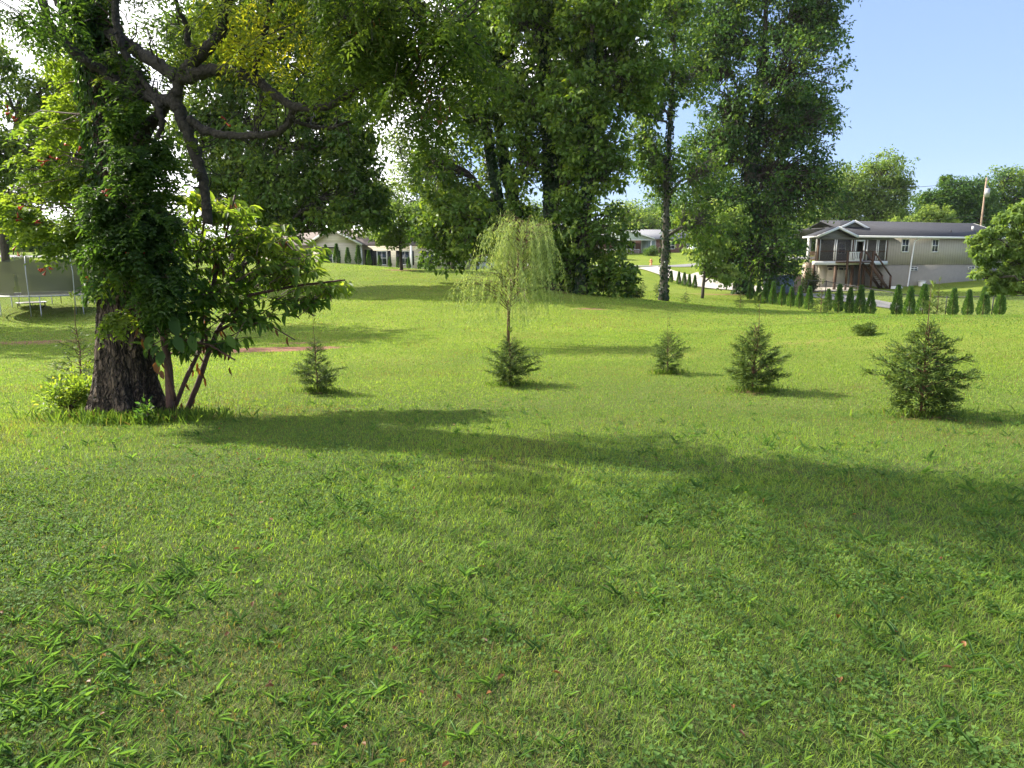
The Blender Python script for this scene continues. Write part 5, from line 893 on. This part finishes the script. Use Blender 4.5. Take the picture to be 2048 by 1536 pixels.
def trampoline():
    c = gp(97, 640, 33.2); zt = .86; R_ = 2.2; root = empty('trampoline', 'large round trampoline with a sagging dark safety net on grey steel legs', 'trampoline', c, .15)
    an = np.linspace(0, 2 * np.pi, 49); ring = np.stack([np.cos(an) * R_, np.sin(an) * R_, np.full(49, zt)], 1); m = MB(); m.tube(ring, .03, 8, cap=False); m.build('frame_ring', M['steel'], root, True)
    m = MB(); k = 48; v = [(0, 0, zt + .02)] + [(math.cos(a) * R_ * .90, math.sin(a) * R_ * .90, zt + .03) for a in an[:-1]]; m.add(v, t=[(0, i + 1, (i + 1) % k + 1) for i in range(k)]); m.build('jumping_mat', M['dark'], root)
    m = MB()
    for a in np.linspace(0, 2 * np.pi, 72, endpoint=False): m.bar((math.cos(a) * R_ * .9, math.sin(a) * R_ * .9, zt + .03), (math.cos(a) * R_, math.sin(a) * R_, zt), .012)
    m.build('springs', M['steel'], root)
    for i in range(8):
        a0 = i * math.pi / 4 + .32; x, y = math.cos(a0) * R_, math.sin(a0) * R_; m = MB(); m.tube([(x, y, zt), (x, y, .1), (x * 1.01, y * 1.01, -.02)], .02, 8); m.build('leg', M['steel'], root)
    tops = []
    for i in range(8):
        a = i * math.pi / 4 + .15; x, y = math.cos(a) * (R_ + .04), math.sin(a) * (R_ + .04); m = MB(); m.tube([(x, y, .0), (x, y, zt), (x * 1.02, y * 1.02, 1.9), (x * .97, y * .97, 2.62)], .02, 8); m.build('net_pole', M['steel'], root)
    # net: sags between the poles, with a slit door facing the camera side
    n = 160; lev = 9; a = np.linspace(0, 2 * np.pi, n, endpoint=False); sag = .22 * np.abs(np.sin((a - .15) * 4)); V = []
    for j in range(lev):
        f = j / (lev - 1); rr = R_ * (.9 + .07 * f) - .10 * np.sin(math.pi * f) * np.abs(np.sin((a - .15) * 4)); V.append(np.stack([np.cos(a) * rr, np.sin(a) * rr, zt + .05 + f * (1.65 - sag)], 1))
    V = np.concatenate(V); Q = []
    for j in range(lev - 1):
        for i in range(n):
            am = (a[i] - math.radians(262)); w = .085 * (1 - j / 6.)
            if j < 6 and abs(am) < w: continue
            Q.append((j * n + i, j * n + (i + 1) % n, (j + 1) * n + (i + 1) % n, (j + 1) * n + i))
    m = MB(); m.add(V, q=Q); m.build('safety_net', M['net'], root)
    # small one underneath
    c2 = gp(66, 634, 34.2); r2 = empty('mini_trampoline', 'small flat exercise trampoline lying in the shade under the large one', 'trampoline', c2); m = MB(); R2 = .62; ring = np.stack([np.cos(an) * R2, np.sin(an) * R2, np.full(49, .22)], 1); m.tube(ring, .02, 6, cap=False); m.build('frame_ring', M['steel'], r2)
    m = MB(); v = [(0, 0, .22)] + [(math.cos(q) * R2 * .97, math.sin(q) * R2 * .97, .222) for q in an[:-1]]; m.add(v, t=[(0, i + 1, (i + 1) % 48 + 1) for i in range(48)]); m.build('jumping_mat', plain('pale_grey_mat', (.32, .30, .28), None, 4, .8), r2)
    for i in range(6): q = i * math.pi / 3; m = MB(); m.tube([(math.cos(q) * R2, math.sin(q) * R2, .22), (math.cos(q) * R2, math.sin(q) * R2, 0)], .015, 6); m.build('leg', M['black'], r2)
trampoline()

def haze():
    m = bpy.data.materials.new('haze'); m.use_nodes = True; nt = m.node_tree; nt.nodes.remove(nt.nodes['Principled BSDF'])
    v = nt.nodes.new('ShaderNodeVolumePrincipled'); v.inputs['Color'].default_value = (.85, .90, 1, 1); v.inputs['Density'].default_value = HAZE; v.inputs['Anisotropy'].default_value = .3
    nt.links.new(v.outputs[0], nt.nodes['Material Output'].inputs['Volume'])
    zs = [c[2] for o in SC.objects if o.type == 'MESH' for c in [(o.matrix_world @ Vector(b)) for b in o.bound_box]]
    S = 2900; mb = MB(); mb.box(-S, S, -S, S, min(zs) - 1, 46); tag(mb.build('haze', m), 'thin summer haze paling the far trees', 'haze', kind='stuff')
HAZE = .00009
bpy.context.view_layer.update(); haze()
